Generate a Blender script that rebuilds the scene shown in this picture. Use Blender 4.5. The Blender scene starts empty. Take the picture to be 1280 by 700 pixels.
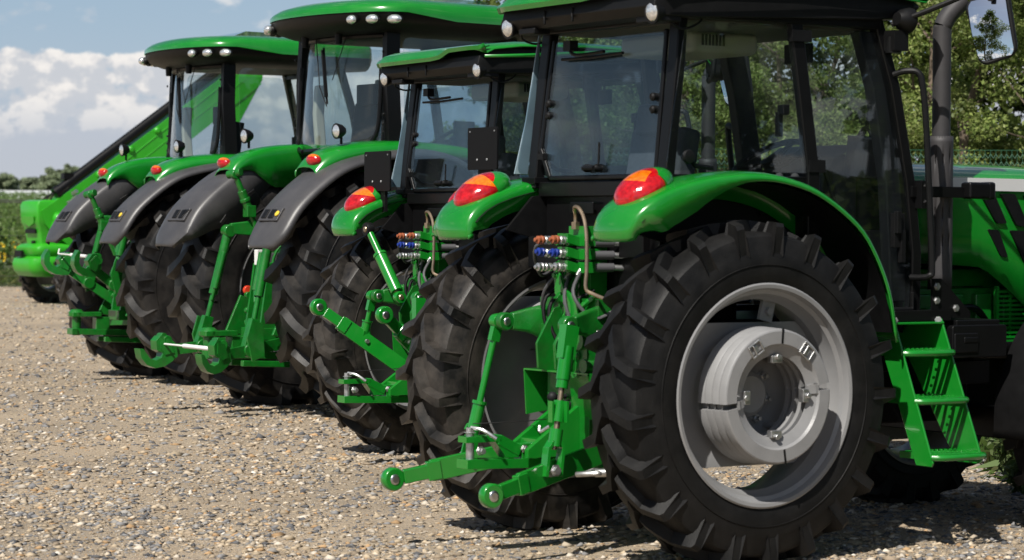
import bpy, bmesh, math, random
import numpy as np
from mathutils import Vector, Matrix, noise as mnoise
R = math.radians
random.seed(7); rng = np.random.default_rng(11)
sc = bpy.context.scene
COL = sc.collection
V = Vector

# ------------------------------------------------------------------ materials
def nodes_of(m):
    m.use_nodes = True
    nt = m.node_tree
    return nt, nt.nodes, nt.links

def mat(name, base, rough=.5, metal=0., coat=0., var=0., vscale=8., bump=0., bscale=60., dust=0., dustcol=(.30,.25,.19), spec=.5, dscale=5.):
    """Principled paint / plastic / metal with procedural unevenness, optional dust and fine bump."""
    m = bpy.data.materials.new(name); nt, N, Lk = nodes_of(m)
    b = N['Principled BSDF']
    b.inputs['Roughness'].default_value = rough; b.inputs['Metallic'].default_value = metal
    b.inputs['Coat Weight'].default_value = coat; b.inputs['Coat Roughness'].default_value = .045
    b.inputs['Specular IOR Level'].default_value = spec
    b.inputs['Base Color'].default_value = (*base, 1)
    tc = N.new('ShaderNodeTexCoord')
    colsock = None
    if var > 0:
        n = N.new('ShaderNodeTexNoise'); n.inputs['Scale'].default_value = vscale; n.inputs['Detail'].default_value = 6
        Lk.new(tc.outputs['Object'], n.inputs['Vector'])
        cr = N.new('ShaderNodeValToRGB')
        cr.color_ramp.elements[0].position = .3; cr.color_ramp.elements[1].position = .7
        cr.color_ramp.elements[0].color = (*[max(0, c*(1-var)) for c in base], 1)
        cr.color_ramp.elements[1].color = (*[min(1, c*(1+var)) for c in base], 1)
        Lk.new(n.outputs['Fac'], cr.inputs['Fac']); colsock = cr.outputs['Color']
        mr = N.new('ShaderNodeMapRange'); mr.inputs['To Min'].default_value = max(.02, rough-.1*var*3); mr.inputs['To Max'].default_value = min(1, rough+.1*var*3)
        Lk.new(n.outputs['Fac'], mr.inputs['Value']); Lk.new(mr.outputs['Result'], b.inputs['Roughness'])
    if dust > 0:
        n2 = N.new('ShaderNodeTexNoise'); n2.inputs['Scale'].default_value = dscale; n2.inputs['Detail'].default_value = 8; n2.inputs['Roughness'].default_value = .65
        Lk.new(tc.outputs['Object'], n2.inputs['Vector'])
        r2 = N.new('ShaderNodeMapRange'); r2.inputs['From Min'].default_value = .42; r2.inputs['From Max'].default_value = .72
        r2.inputs['To Min'].default_value = 0; r2.inputs['To Max'].default_value = dust
        Lk.new(n2.outputs['Fac'], r2.inputs['Value'])
        mx = N.new('ShaderNodeMixRGB'); mx.inputs['Color2'].default_value = (*dustcol, 1)
        if colsock: Lk.new(colsock, mx.inputs['Color1'])
        else: mx.inputs['Color1'].default_value = (*base, 1)
        Lk.new(r2.outputs['Result'], mx.inputs['Fac']); colsock = mx.outputs['Color']
    if colsock: Lk.new(colsock, b.inputs['Base Color'])
    if bump > 0:
        n3 = N.new('ShaderNodeTexNoise'); n3.inputs['Scale'].default_value = bscale; n3.inputs['Detail'].default_value = 5
        Lk.new(tc.outputs['Object'], n3.inputs['Vector'])
        bp = N.new('ShaderNodeBump'); bp.inputs['Strength'].default_value = bump; bp.inputs['Distance'].default_value = .004
        Lk.new(n3.outputs['Fac'], bp.inputs['Height']); Lk.new(bp.outputs['Normal'], b.inputs['Normal'])
    return m

def glass_mat(name, tint, refl=1.0, dirt=.03):
    m = bpy.data.materials.new(name); nt, N, Lk = nodes_of(m); N.clear()
    out = N.new('ShaderNodeOutputMaterial'); tr = N.new('ShaderNodeBsdfTransparent'); gl = N.new('ShaderNodeBsdfGlossy')
    df = N.new('ShaderNodeBsdfDiffuse'); df.inputs['Color'].default_value = (.5, .55, .58, 1)
    tr.inputs['Color'].default_value = (*tint, 1); gl.inputs['Roughness'].default_value = .015
    gl.inputs['Color'].default_value = (.92, .97, 1, 1)
    fr = N.new('ShaderNodeFresnel'); fr.inputs['IOR'].default_value = 1.45
    ge = N.new('ShaderNodeNewGeometry'); io = N.new('ShaderNodeMapRange'); io.inputs['To Min'].default_value = 1.45; io.inputs['To Max'].default_value = 1/1.45   # thin pane: no total reflection on the way out
    Lk.new(ge.outputs['Backfacing'], io.inputs['Value']); Lk.new(io.outputs[0], fr.inputs['IOR'])
    mu = N.new('ShaderNodeMath'); mu.operation = 'MULTIPLY'; mu.inputs[1].default_value = refl
    Lk.new(fr.outputs[0], mu.inputs[0])
    tc = N.new('ShaderNodeTexCoord'); ns = N.new('ShaderNodeTexNoise'); ns.inputs['Scale'].default_value = 4; ns.inputs['Detail'].default_value = 7
    mp = N.new('ShaderNodeMapping'); mp.inputs['Scale'].default_value = (1, 1, .25)
    Lk.new(tc.outputs['Object'], mp.inputs['Vector']); Lk.new(mp.outputs[0], ns.inputs['Vector'])
    mr = N.new('ShaderNodeMapRange'); mr.inputs['From Min'].default_value = .45; mr.inputs['From Max'].default_value = .8
    mr.inputs['To Min'].default_value = dirt*.3; mr.inputs['To Max'].default_value = dirt*2
    Lk.new(ns.outputs['Fac'], mr.inputs['Value'])
    m1 = N.new('ShaderNodeMixShader'); m2 = N.new('ShaderNodeMixShader')
    Lk.new(mr.outputs[0], m1.inputs['Fac']); Lk.new(tr.outputs[0], m1.inputs[1]); Lk.new(df.outputs[0], m1.inputs[2])
    Lk.new(mu.outputs[0], m2.inputs['Fac']); Lk.new(m1.outputs[0], m2.inputs[1]); Lk.new(gl.outputs[0], m2.inputs[2])
    Lk.new(m2.outputs[0], out.inputs['Surface'])
    return m

M = {}
M['green'] = mat('green_paint', (.005, .195, .015), .25, 0, .7, .07, 5, .03, 90, .07, (.14, .17, .09))
M['cast'] = mat('green_painted_casting', (.004, .140, .012), .34, 0, .4, .18, 14, .3, 120, .35, (.035, .055, .022), dscale=16)
M['sunlit_green'] = mat('sunlit_green_paint', (.028, .34, .012), .38, 0, .25, .06, 4)  # tractor green lightened so the colour carries direct sun on the loader
M['black'] = mat('black_plastic', (.0048, .0048, .0052), .5, 0, 0, .2, 20, .12, 260, spec=.25)
M['gloss'] = mat('gloss_black_paint', (.0042, .0042, .0046), .38, 0, .04, .1, 8, spec=.22)
M['board'] = mat('flat_black_board', (.0035, .0035, .004), .6, spec=.2)
M['matte'] = mat('matte_black_paint', (.034, .032, .034), .60, 0, 0, .15, 9, .08, 200)
M['grey'] = mat('grey_fender_plastic', (.050, .049, .052), .42, 0, 0, .10, 6, .15, 320, .16, (.16, .15, .14))
M['rubber'] = mat('black_rubber', (.0050, .0050, .0052), .56, 0, 0, .22, 9, .3, 140, .22, (.040, .038, .036), .25, 7)
M['rubber_dusty'] = mat('dusty_black_rubber', (.0070, .0068, .0067), .48, 0, 0, .25, 9, .3, 140, .55, (.100, .086, .073), .34, 5)
M['rubber_big'] = mat('greyish_black_rubber', (.0072, .0070, .0072), .46, 0, 0, .25, 6, .3, 140, .40, (.075, .067, .060), .34, 4)
M['rim'] = mat('grey_rim_paint', (.23, .23, .233), .38, 0, .25, .08, 6, .05, 80)
M['weight'] = mat('light_grey_casting', (.235, .235, .238), .44, 0, .1, .07, 12, .22, 150)
M['steel'] = mat('bright_steel', (.55, .55, .56), .3, 1., 0, .15, 30)
M['zinc'] = mat('zinc_plated', (.50, .50, .50), .38, .9, 0, .2, 40)
M['brass'] = mat('yellow_zinc_pipe', (.42, .32, .22), .33, .9, 0, .15, 20)
M['orange'] = mat('orange_cap', (.30, .085, .035), .4, 0, 0, .3, 60)
M['blue'] = mat('blue_cap', (.010, .03, .22), .4, 0, 0, .3, 60)
M['white'] = mat('white_plastic', (.72, .72, .70), .45)
M['red'] = mat('red_plastic', (.62, .05, .02), .35)
M['yellow'] = mat('yellow_reflector', (.75, .52, .05), .25)
M['silver'] = mat('silver_stripe', (.62, .62, .62), .4)
M['hose'] = mat('hose_grey', (.07, .07, .075), .5)
M['beige'] = mat('beige_headliner', (.10, .095, .085), .8)
M['seat'] = mat('grey_seat_cloth', (.06, .06, .062), .85, 0, 0, .15, 40)
M['trim'] = mat('dark_cab_trim', (.012, .0125, .014), .6, 0, 0, .15, 15, spec=.25)
M['pale_trim'] = mat('pale_cab_trim', (.50, .47, .38), .6)
M['glass'] = glass_mat('tinted_cab_glass', (.86, .90, .91), 1.0, .008)
M['glass_dark'] = glass_mat('dark_cab_glass', (.82, .88, .92), 1.1, .010)
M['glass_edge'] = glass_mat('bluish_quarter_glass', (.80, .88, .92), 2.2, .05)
M['pane_sheen'] = mat('sky_reflection_blue', (.26, .34, .39), .12, 0, .5, .2, 6)  # pale blue stands in for sky reflected along the pane edge
M['mirror'] = mat('mirror_glass', (.86, .88, .9), .01, 1.0)
M['red_lens'] = mat('red_lens', (.42, .005, .008), .10, 0, .8, .35, 45, .5, 55)
M['orange_lens'] = mat('orange_lens', (.72, .15, .006), .10, 0, .8, .3, 45, .5, 55)
M['lampface'] = mat('lamp_reflector', (.80, .82, .84), .16, .75, .8, .25, 60, .9, 75)

# ------------------------------------------------------------------ mesh helpers
def new(): return bmesh.new()

def face(b, vs, mi=0):
    try:
        f = b.faces.new(vs); f.material_index = mi; return f
    except ValueError:
        return None

def rings(b, rs, closed=True, cap=False, mi=0):
    """loft through a list of rings of points"""
    vr = [[b.verts.new(p) for p in r] for r in rs]
    n = len(vr[0])
    for a, c in zip(vr, vr[1:]):
        for i in range(n if closed else n-1):
            j = (i+1) % n
            face(b, (a[i], a[j], c[j], c[i]), mi)
    if cap:
        face(b, vr[0][::-1], mi); face(b, vr[-1], mi)
    return vr

def box(b, c, s, rot=None, mi=0):
    c = V(c); h = V(s)/2
    pts = [V((x*h.x, y*h.y, z*h.z)) for z in (-1, 1) for x, y in ((-1, -1), (1, -1), (1, 1), (-1, 1))]
    if rot is not None: pts = [rot @ p for p in pts]
    vs = [b.verts.new(c+p) for p in pts]
    for f in ((3, 2, 1, 0), (4, 5, 6, 7), (0, 1, 5, 4), (1, 2, 6, 5), (2, 3, 7, 6), (3, 0, 4, 7)):
        face(b, [vs[i] for i in f], mi)

def frame(d):
    d = V(d).normalized()
    u = V((0, 0, 1)) if abs(d.z) < .9 else V((1, 0, 0))
    x = d.cross(u).normalized(); y = d.cross(x).normalized()
    return d, x, y

def cyl(b, p0, p1, r0, r1=None, n=18, cap=True, mi=0):
    p0, p1 = V(p0), V(p1); r1 = r0 if r1 is None else r1
    d, x, y = frame(p1-p0)
    rs = []
    for p, r in ((p0, r0), (p1, r1)):
        rs.append([p+(x*math.cos(2*math.pi*i/n)+y*math.sin(2*math.pi*i/n))*r for i in range(n)])
    rings(b, rs, True, cap, mi)

def turn(b, p0, axis, prof, n=24, mi=0, cap=True):
    """surface of revolution: prof = [(distance along axis, radius)]"""
    p0 = V(p0); d, x, y = frame(axis)
    rs = [[p0+d*a+(x*math.cos(2*math.pi*i/n)+y*math.sin(2*math.pi*i/n))*r for i in range(n)] for a, r in prof]
    rings(b, rs, True, cap, mi)

def smooth_path(pts, k=6):
    pts = [V(p) for p in pts]
    if len(pts) < 3: return pts
    out = []
    P = [pts[0]*2-pts[1]]+pts+[pts[-1]*2-pts[-2]]
    for i in range(1, len(P)-2):
        for j in range(k):
            t = j/k
            a, b_, c, d = P[i-1], P[i], P[i+1], P[i+2]
            out.append(.5*((2*b_)+(c-a)*t+(2*a-5*b_+4*c-d)*t*t+(3*b_-a-3*c+d)*t**3))
    out.append(pts[-1]); return out

def tube(b, pts, r, n=10, smooth=0, mi=0, cap=True):
    pts = smooth_path(pts, smooth) if smooth else [V(p) for p in pts]
    rs = []; x = None
    for i, p in enumerate(pts):
        d = (pts[min(i+1, len(pts)-1)]-pts[max(i-1, 0)]).normalized()
        if x is None: _, x, _ = frame(d)
        x = (x-d*x.dot(d)).normalized(); y = d.cross(x)
        rr = r[i] if isinstance(r, (list, tuple)) else r
        rs.append([p+(x*math.cos(2*math.pi*k/n)+y*math.sin(2*math.pi*k/n))*rr for k in range(n)])
    rings(b, rs, True, cap, mi)

def bar(b, p0, p1, w, h, side=(1, 0, 0), w1=None, h1=None, mi=0):
    """rectangular bar; w across `side`, h across the other normal"""
    p0, p1 = V(p0), V(p1); d = (p1-p0).normalized(); s = V(side); s = (s-d*s.dot(d)).normalized(); u = d.cross(s)
    w1 = w if w1 is None else w1; h1 = h if h1 is None else h1
    rs = [[p+s*(a*ww/2)+u*(c*hh/2) for a, c in ((-1, -1), (1, -1), (1, 1), (-1, 1))] for p, ww, hh in ((p0, w, h), (p1, w1, h1))]
    rings(b, rs, True, True, mi)

def plate(b, poly, ax, at, th, mi=0):
    """flat polygon with thickness; poly in the two other axes; from at-th/2 to at+th/2 along ax"""
    def P(u, v, w):
        return {'x': (w, u, v), 'y': (u, w, v), 'z': (u, v, w)}[ax]
    rings(b, [[P(u, v, at-th/2) for u, v in poly], [P(u, v, at+th/2) for u, v in poly]], True, True, mi)

def slab(b, pts, off, mi=0):
    """arbitrary flat polygon extruded by a vector"""
    rings(b, [[V(p) for p in pts], [V(p)+V(off) for p in pts]], True, True, mi)

def ball(b, c, r, rot=None, nu=20, nv=12, mi=0, test=None):
    c = V(c); r = V(r) if not isinstance(r, (int, float)) else V((r, r, r))
    vs = []
    for j in range(nv+1):
        ph = math.pi*j/nv; row = []
        for i in range(nu):
            th = 2*math.pi*i/nu
            p = V((r.x*math.sin(ph)*math.cos(th), r.y*math.sin(ph)*math.sin(th), r.z*math.cos(ph)))
            row.append(b.verts.new(c+(rot @ p if rot is not None else p)))
        vs.append(row)
    for j in range(nv):
        for i in range(nu):
            k = (i+1) % nu
            f = face(b, (vs[j][i], vs[j+1][i], vs[j+1][k], vs[j][k]), mi)
            if test and f:
                q = f.calc_center_median()-c
                f.material_index = test(rot.transposed() @ q if rot is not None else q)
    bmesh.ops.remove_doubles(b, verts=[v for row in (vs[0], vs[-1]) for v in row], dist=1e-6)

CACHE = {}
def obj(name, b, m, parent=None, bevel=0, solid=0, angle=35, sub=0, key=None, loc=None):
    """link a bmesh (or the cached mesh of an equal part) as one mesh object"""
    if isinstance(b, bpy.types.Mesh): me = b
    else:
        bmesh.ops.remove_doubles(b, verts=b.verts, dist=1e-5)
        bmesh.ops.recalc_face_normals(b, faces=b.faces)
        me = bpy.data.meshes.new(name); b.to_mesh(me); b.free()
        for f in me.polygons: f.use_smooth = True
        me.set_sharp_from_angle(angle=R(angle))
        for x in (m if isinstance(m, (list, tuple)) else [m]): me.materials.append(x if not isinstance(x, str) else M[x])
    o = bpy.data.objects.new(name, me); COL.objects.link(o)
    if parent is not None: o.parent = parent
    if loc is not None: o.location = loc
    if solid:
        md = o.modifiers.new('solidify', 'SOLIDIFY'); md.thickness = solid; md.offset = -1
    if bevel:
        md = o.modifiers.new('bevel', 'BEVEL'); md.width = bevel; md.segments = 2; md.limit_method = 'ANGLE'; md.angle_limit = R(38); md.harden_normals = True
    if sub:
        md = o.modifiers.new('sub', 'SUBSURF'); md.levels = sub; md.render_levels = sub
    return o

APART = {'weight_clip', 'door_handle', 'window_fitting', 'window_handle', 'stabilizer', 'stud', 'lift_arm', 'handrail', 'cab_fitting', 'rear_wiper', 'front_wiper', 'hydraulic_hose', 'side_mirror', 'plate_board', 'hood_slot', 'valve_fitting', 'hood_vent', 'headlight', 'hitch_housing', 'casting_groove', 'cab_trim'}
def islands(b, gap=.004):
    """groups of connected faces whose boxes do not touch one another"""
    b.verts.ensure_lookup_table(); seen = set(); out = []
    for v in b.verts:
        if v.index in seen: continue
        st, comp = [v], []
        seen.add(v.index)
        while st:
            q = st.pop(); comp.append(q)
            for e in q.link_edges:
                o = e.other_vert(q)
                if o.index not in seen: seen.add(o.index); st.append(o)
        lo = [min(q.co[k] for q in comp)-gap for k in range(3)]; hi = [max(q.co[k] for q in comp)+gap for k in range(3)]
        out.append([lo, hi, comp])
    merged = True
    while merged:
        merged = False
        for i in range(len(out)):
            for j in range(i+1, len(out)):
                if all(out[i][0][k] <= out[j][1][k] and out[j][0][k] <= out[i][1][k] for k in range(3)):
                    out[i] = [[min(x, y) for x, y in zip(out[i][0], out[j][0])], [max(x, y) for x, y in zip(out[i][1], out[j][1])], out[i][2]+out[j][2]]
                    del out[j]; merged = True; break
            if merged: break
    return [g[2] for g in out]

def part(key, name, fn, m, parent, **kw):
    """mesh part whose mesh data is shared between the machines of a kind; loose pieces of the APART kinds become parts of their own"""
    if key in CACHE:
        return [obj(name, me, m, parent, **kw) for me in CACHE[key]][0]
    b = new(); fn(b); os_ = []
    if name in APART:
        bmesh.ops.remove_doubles(b, verts=b.verts, dist=1e-5); b.verts.index_update()
        gs = islands(b)
        if len(gs) > 1:
            idx = [[v.index for v in g] for g in gs]
            for g in idx:
                c = b.copy(); c.verts.ensure_lookup_table(); keep = set(g)
                bmesh.ops.delete(c, geom=[v for v in c.verts if v.index not in keep], context='VERTS')
                os_.append(obj(name, c, m, parent, **kw))
            b.free()
    if not os_: os_ = [obj(name, b, m, parent, **kw)]
    CACHE[key] = [o.data for o in os_]; return os_[0]

def empty(name, parent=None, loc=(0, 0, 0), rz=0, label=None, cat=None, group=None):
    o = bpy.data.objects.new(name, None); COL.objects.link(o); o.location = loc; o.rotation_euler = (0, 0, rz)
    o.empty_display_size = .3
    if parent is not None: o.parent = parent
    tag(o, label, cat, group); return o

def tag(o, label=None, cat=None, group=None, kind=None):
    if label: o['label'] = label
    if cat: o['category'] = cat
    if group: o['group'] = group
    if kind: o['kind'] = kind
    return o

# ------------------------------------------------------------------ tyre and wheel builders (axle along x)
def ring_pt(x, r, a): return (x, r*math.sin(a), r*math.cos(a))

def tyre_mesh(b, Rt, h, rim, lugs, lh, lw, sweep, rounded=False, fwd=1):
    carc = Rt-lh
    prof = [(.70*h, rim-.004), (.93*h, rim+.002), (.975*h, rim+.022), (1.0*h, rim+.07), (1.01*h, rim+.14), (.985*h, carc-.10), (.955*h, carc-.055), (.90*h, carc-.025), (.80*h, carc-.010), (.45*h, carc-.002), (0, carc)]
    full = prof+[(-x, r) for x, r in prof[-2::-1]]
    n = 96
    rings(b, [[ring_pt(x, r, 2*math.pi*i/n) for i in range(n)] for x, r in full], True, False, 0)
    def base(u):   # carcass radius at |u| (0..1 of h)
        xs = [(-x if x < 0 else x)/h for x, r in prof]; u = abs(u)
        for (x0, r0), (x1, r1) in zip(prof[::-1], prof[::-1][1:]):
            if x0/h <= u <= x1/h: return r0+(r1-r0)*(u-x0/h)/max(1e-6, (x1-x0)/h)
        return carc-.05
    for side in (1, -1):
        for k in range(lugs):
            a0 = 2*math.pi*(k+(.5 if side < 0 else 0))/lugs
            rs = []
            us = [-.04, .08, .2, .32, .38, .42, .50, .62, .75, .88, .97, 1.03] if not rounded else [-.06, .02, .1, .2, .32, .45, .6, .75, .88, .97, 1.02]
            def spath(u):
                if rounded: return sweep*h*(1.25*u-.42*u*u)
                return sweep*h*((1.80*u) if u < .40 else (.72+.42*(u-.40)))
            for q, u in enumerate(us):
                t = q/(len(us)-1)
                s = spath(u); ds = (spath(u+.02)-spath(u-.02))/(.04*h)
                w = lw*(1.0+.25*t); wb = w+lh*.55
                if rounded: w *= (.55+.45*min(1, q/2.)); wb = w+lh*1.0
                stretch = math.sqrt(1+ds*ds)
                rtop = Rt-.013*(u*u) if u <= .99 else Rt-.03
                rb = base(min(abs(u), .99))-.006
                x = side*u*h
                if q == 0: rtop -= .004
                row = []
                for off, rr, xs in ((-wb/2, rb, 0), (-w/2, rtop, 0), (w/2, rtop, 0), (wb/2, rb, 0)):
                    ang = a0+fwd*(-s/Rt)+off*min(stretch, 1.75)/Rt
                    row.append(ring_pt(x+xs, rr, ang))
                rs.append(row)
            # shoulder: the lug runs down the sidewall
            s = spath(1.03); w = lw*1.25
            row = []
            for off, rr in ((-w*.75, carc-.13), (-w*.5, carc-.10), (w*.5, carc-.10), (w*.75, carc-.13)):
                row.append(ring_pt(side*h*.988, rr, a0-fwd*s/Rt+off/Rt))
            rs.append(row)
            rings(b, rs, False, False, 0)
            vs = [b.verts.new(p) for p in rs[0]]; face(b, vs)
    # sidewall rib
    for side in (1, -1):
        for rr, dr in ((carc-.155, .004),):
            x = h*1.002
            rs = [[ring_pt(side*(x-.006), rr-dr, 2*math.pi*i/n) for i in range(n)], [ring_pt(side*(x+.005), rr, 2*math.pi*i/n) for i in range(n)], [ring_pt(side*(x-.006), rr+dr, 2*math.pi*i/n) for i in range(n)]]
            rings(b, rs, True, False, 0)

def rim_mesh(b, h, r, disc_x, s):
    """rim barrel open to the outside (+x*s) with drop centre, clipped disc, bolted tabs and hub"""
    n = 80
    prof = [(.96*h, r+.006), (1.0*h, r+.012), (1.025*h, r+.004), (1.01*h, r-.012), (.93*h, r-.018), (.86*h, r-.022), (.80*h, r-.040), (.62*h, r-.048), (.5*h, r-.066), (.2*h, r-.068), (-.3*h, r-.05), (-.8*h, r-.025), (-1.0*h, r+.0), (-1.0*h, r+.012)]
    rings(b, [[ring_pt(s*x, q, 2*math.pi*i/n) for i in range(n)] for x, q in prof], True, False)
    back = [(-.98*h, r+.004), (-.3*h, r-.038), (.2*h, r-.055), (.8*h, r-.028), (.96*h, r+.006)]
    rings(b, [[ring_pt(s*x, q, 2*math.pi*i/n) for i in range(n)] for x, q in back], True, False)
    # disc: square with its corners cut to the barrel
    dr, fl = r-.065, r*.655
    pts = []
    for i in range(n):
        a = 2*math.pi*i/n; y, z = math.sin(a), math.cos(a)
        q = min(dr, fl/max(abs(z), 1e-6)); pts.append((y*q, z*q))
    rs = []
    for k, x in ((1., disc_x), (.86, disc_x-.004), (.60, disc_x-.035), (.42, disc_x-.055), (.30, disc_x-.055)):
        rs.append([(s*x, y*(k if k == 1 else 1)*(1 if k == 1 else k*dr/max(math.hypot(y, z), 1e-6)*min(1, math.hypot(y, z)/dr)), z*(1 if k == 1 else k*dr/max(math.hypot(y, z), 1e-6)*min(1, math.hypot(y, z)/dr))) for y, z in pts])
    rs.append([(s*(disc_x-.055), 0.02*math.sin(2*math.pi*i/n), .02*math.cos(2*math.pi*i/n)) for i in range(n)])
    rings(b, rs, True, False)
    rings(b, [[(x-s*.022, y, z) for x, y, z in row] for row in (rs[0], rs[1], rs[-1])], True, False)
    rings(b, [[(x, y, z) for x, y, z in rs[0]], [(x-s*.022, y, z) for x, y, z in rs[0]]], True, False)
    for a in (R(14),):                # tabs on the barrel that carry the disc
        y, z = math.sin(a), math.cos(a)
        rot = Matrix.Rotation(-a, 3, 'X')
        box(b, (s*(disc_x+.018), y*(r-.105), z*(r-.105)), (.02, .075, .11), rot)
        cyl(b, (s*(disc_x+.02), y*(r-.115), z*(r-.115)), (s*(disc_x+.05), y*(r-.115), z*(r-.115)), .018, n=6)

def hub_mesh(b, disc_x, s):
    x = disc_x-.055
    turn(b, (0, 0, 0), (s, 0, 0), [(x, .175), (x+.012, .17), (x+.014, .11), (x+.07, .105), (x+.085, .085), (x+.085, .0)], 40)
    for k in range(8):
        a = 2*math.pi*k/8+.2
        turn(b, ring_pt(0, .142, a), (s, 0, 0), [(x+.01, .026), (x+.016, .026), (x+.016, .020), (x+.036, .020), (x+.036, .012), (x+.062, .011), (x+.064, 0)], 6, 1)

def weight_ring(b, x0, x1, s, ro, ri, front):
    """cast wheel weight: ring with a deep notch at the back, a smaller one in front and grooves on the outermost"""
    n = 60
    for a0, a1 in ((R(-95), R(79)), (R(85), R(259.5))):
        A = [a0+(a1-a0)*i/n for i in range(n+1)]
        prof = [(x0, ri+.02), (x0, ro-.012), (x0+.006, ro), (x1-.010, ro-.004), (x1-.003, ro-.008), (x1, ro-.014), (x1, ri+.055), (x1-.012, ri+.045), (x1-.03 if front else x1-.01, ri), (x0+.01, ri)]
        rs = [[ring_pt(s*x, q, a) for x, q in prof] for a in A]
        rings(b, rs, True, True)
    for a0, a1, q0 in ((R(-103), R(-93), ri+.0), (R(76), R(88), ri)):      # webs bridging the notches near the bore
        wo = ro-.09 if front else ro-.03
        rs = [[ring_pt(s*x, q, a0+(a1-a0)*i/4) for x, q in ((x0, ri+.02), (x0, wo), (x1-.004, wo), (x1-.004, ri+.055), (x1-.02, ri), (x0+.01, ri))] for i in range(5)]
        rings(b, rs, True, True)

# ------------------------------------------------------------------ small fittings
def worklight(b, c, d, r, up=(0, 0, 1)):
    c = V(c); d = V(d).normalized()
    turn(b, c-d*.075, d, [(0, .02), (0, r*.55), (.03, r*.9), (.07, r*1.12), (.082, r*1.12), (.082, r*1.0)], 24, 0)
    turn(b, c, d, [(.0, r*1.0), (.004, r*.98), (.014, r*.72), (.019, r*.36), (.021, 0.001)], 24, 1)
    p = c-d*.045
    tube(b, [p+V(up)*r*.7, p+V(up)*(r+.05)], .012, 8)

def bolt(b, p, d, r=.014, h=.012, mi=0):
    turn(b, p, d, [(0, r*1.5), (.003, r*1.5), (.003, r), (h, r), (h, .0005)], 6, mi)

def eye(b, c, ax, r, w, mi=0, bush=None):
    c = V(c); ax = V(ax).normalized()
    turn(b, c-ax*w/2, ax, [(0, r*.55), (0, r*.93), (w*.12, r), (w*.88, r), (w, r*.93), (w, r*.55)], 24, mi)
    if bush is not None:
        turn(b, c-ax*w*.62, ax, [(0, .001), (0, r*.36), (w*.15, r*.5), (w*1.1, r*.5), (w*1.24, r*.36), (w*1.24, .001)], 20, bush)

def post(b, pts, sx, sy):
    """cab post: rectangular section swept through points (x, y, z)"""
    rs = []
    for i, p in enumerate(pts):
        p = V(p)
        rs.append([p+V((a*sx/2, c*sy/2, 0)) for a, c in ((-1, -1), (1, -1), (1, 1), (-1, 1))])
    rings(b, rs, True, True)

def pane(b, pts, th=.005, nrm=(1, 0, 0)):
    n = V(nrm).normalized()*th
    slab(b, [V(p)-n/2 for p in pts], n)

def round_poly(poly, r, k=4):
    out = []
    n = len(poly)
    for i in range(n):
        p0, p, p1 = V(poly[i-1]), V(poly[i]), V(poly[(i+1) % n])
        a, c = (p0-p), (p1-p); ra = min(r, a.length*.45, c.length*.45)
        s, e = p+a.normalized()*ra, p+c.normalized()*ra
        for j in range(k+1):
            t = j/k; out.append((s*(1-t)**2+p*2*t*(1-t)+e*t*t))
    return out

def loft_sheet(b, prof, cross, mi=0):
    """prof: [(y,z)], cross(i, point, normal, t) -> list of 3D points per station"""
    rs = []
    n = len(prof)
    for i, (y, z) in enumerate(prof):
        a, c = prof[max(0, i-1)], prof[min(n-1, i+1)]
        t = V((c[0]-a[0], c[1]-a[1])).normalized(); nr = V((-t.y, t.x))
        rs.append(cross(i, V((y, z)), nr, i/(n-1)))
    return rings(b, rs, False, False, mi)

def curve2(pts, k=5):
    return [(p.x, p.y) for p in smooth_path([V((x, y, 0)) for x, y in pts], k)]

# ================================================================== utility tractor (the two nearer machines)
def wheel(root, key, name, s, x, y, z, Rt, h, rim, lugs, lh, lw, sweep, rounded, disc, weights, tyre_mat, rimmat='rim'):
    w = empty(name, root, (x, y, z))
    part(key+'tyre', 'tyre', lambda b: tyre_mesh(b, Rt, h, rim, lugs, lh, lw, sweep, rounded), tyre_mat, w, angle=32)
    part(key+'rim%d' % s, 'rim', lambda b: rim_mesh(b, h, rim, disc, s), rimmat, w, angle=30)
    part(key+'hub%d' % s, 'hub', lambda b: hub_mesh(b, disc, s), [rimmat, 'zinc'], w, angle=30)
    if weights:
        for k in range(4):
            x0 = .085+k*.05
            part(key+'weight%d' % k, 'wheel_weight', lambda b: weight_ring(b, x0, x0+.044, s, .322-.002*k, .190, k == 3), 'weight', w, angle=22)
        def clips(b):
            xf = .085+4*.05-.006
            for a in (R(-32), R(38)):
                c = V(ring_pt(xf, .262, a)); rot = Matrix.Rotation(-a, 3, 'X')
                for dy, dz, sy, sz in ((-.035, 0, .008, .052), (.035, 0, .008, .052), (0, -.028, .076, .008), (0, .028, .076, .008)):
                    box(b, c+rot @ V((.004, dy, dz)), (.012, sy, sz), rot)
                box(b, c+rot @ V((.002, 0, 0)), (.006, .028, .034), rot); box(b, c+rot @ V((.008, -.012, 0)), (.014, .008, .05), rot)
            for a in (R(-90), R(0), R(90), R(180)):
                c = V(ring_pt(xf-.03, .185, a)); rot = Matrix.Rotation(-a, 3, 'X')
                box(b, c+rot @ V((0, 0, -.012)), (.035, .062, .034), rot)
                cyl(b, c+V((.012, 0, 0)), c+V((.03, 0, 0)), .014, n=6)
        def grooves(b):
            for a in (R(4), R(172)):
                rot = Matrix.Rotation(-a, 3, 'X')
                box(b, V(ring_pt(xf_+.0005, .282, a)), (.004, .010, .072), rot)
        xf_ = .085+.194
        part(key+'grooves', 'casting_groove', grooves, 'black', w)
        part(key+'clips', 'weight_clip', clips, 'zinc', w, bevel=.003)
        def studs(b):
            for a in (R(-45), R(45), R(135), R(225)):
                p = ring_pt(0, .215, a); cyl(b, (disc-.05, p[1], p[2]), (.12, p[1], p[2]), .016, n=10)
        part(key+'studs', 'stud', studs, 'rim', w)
    return w

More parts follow.
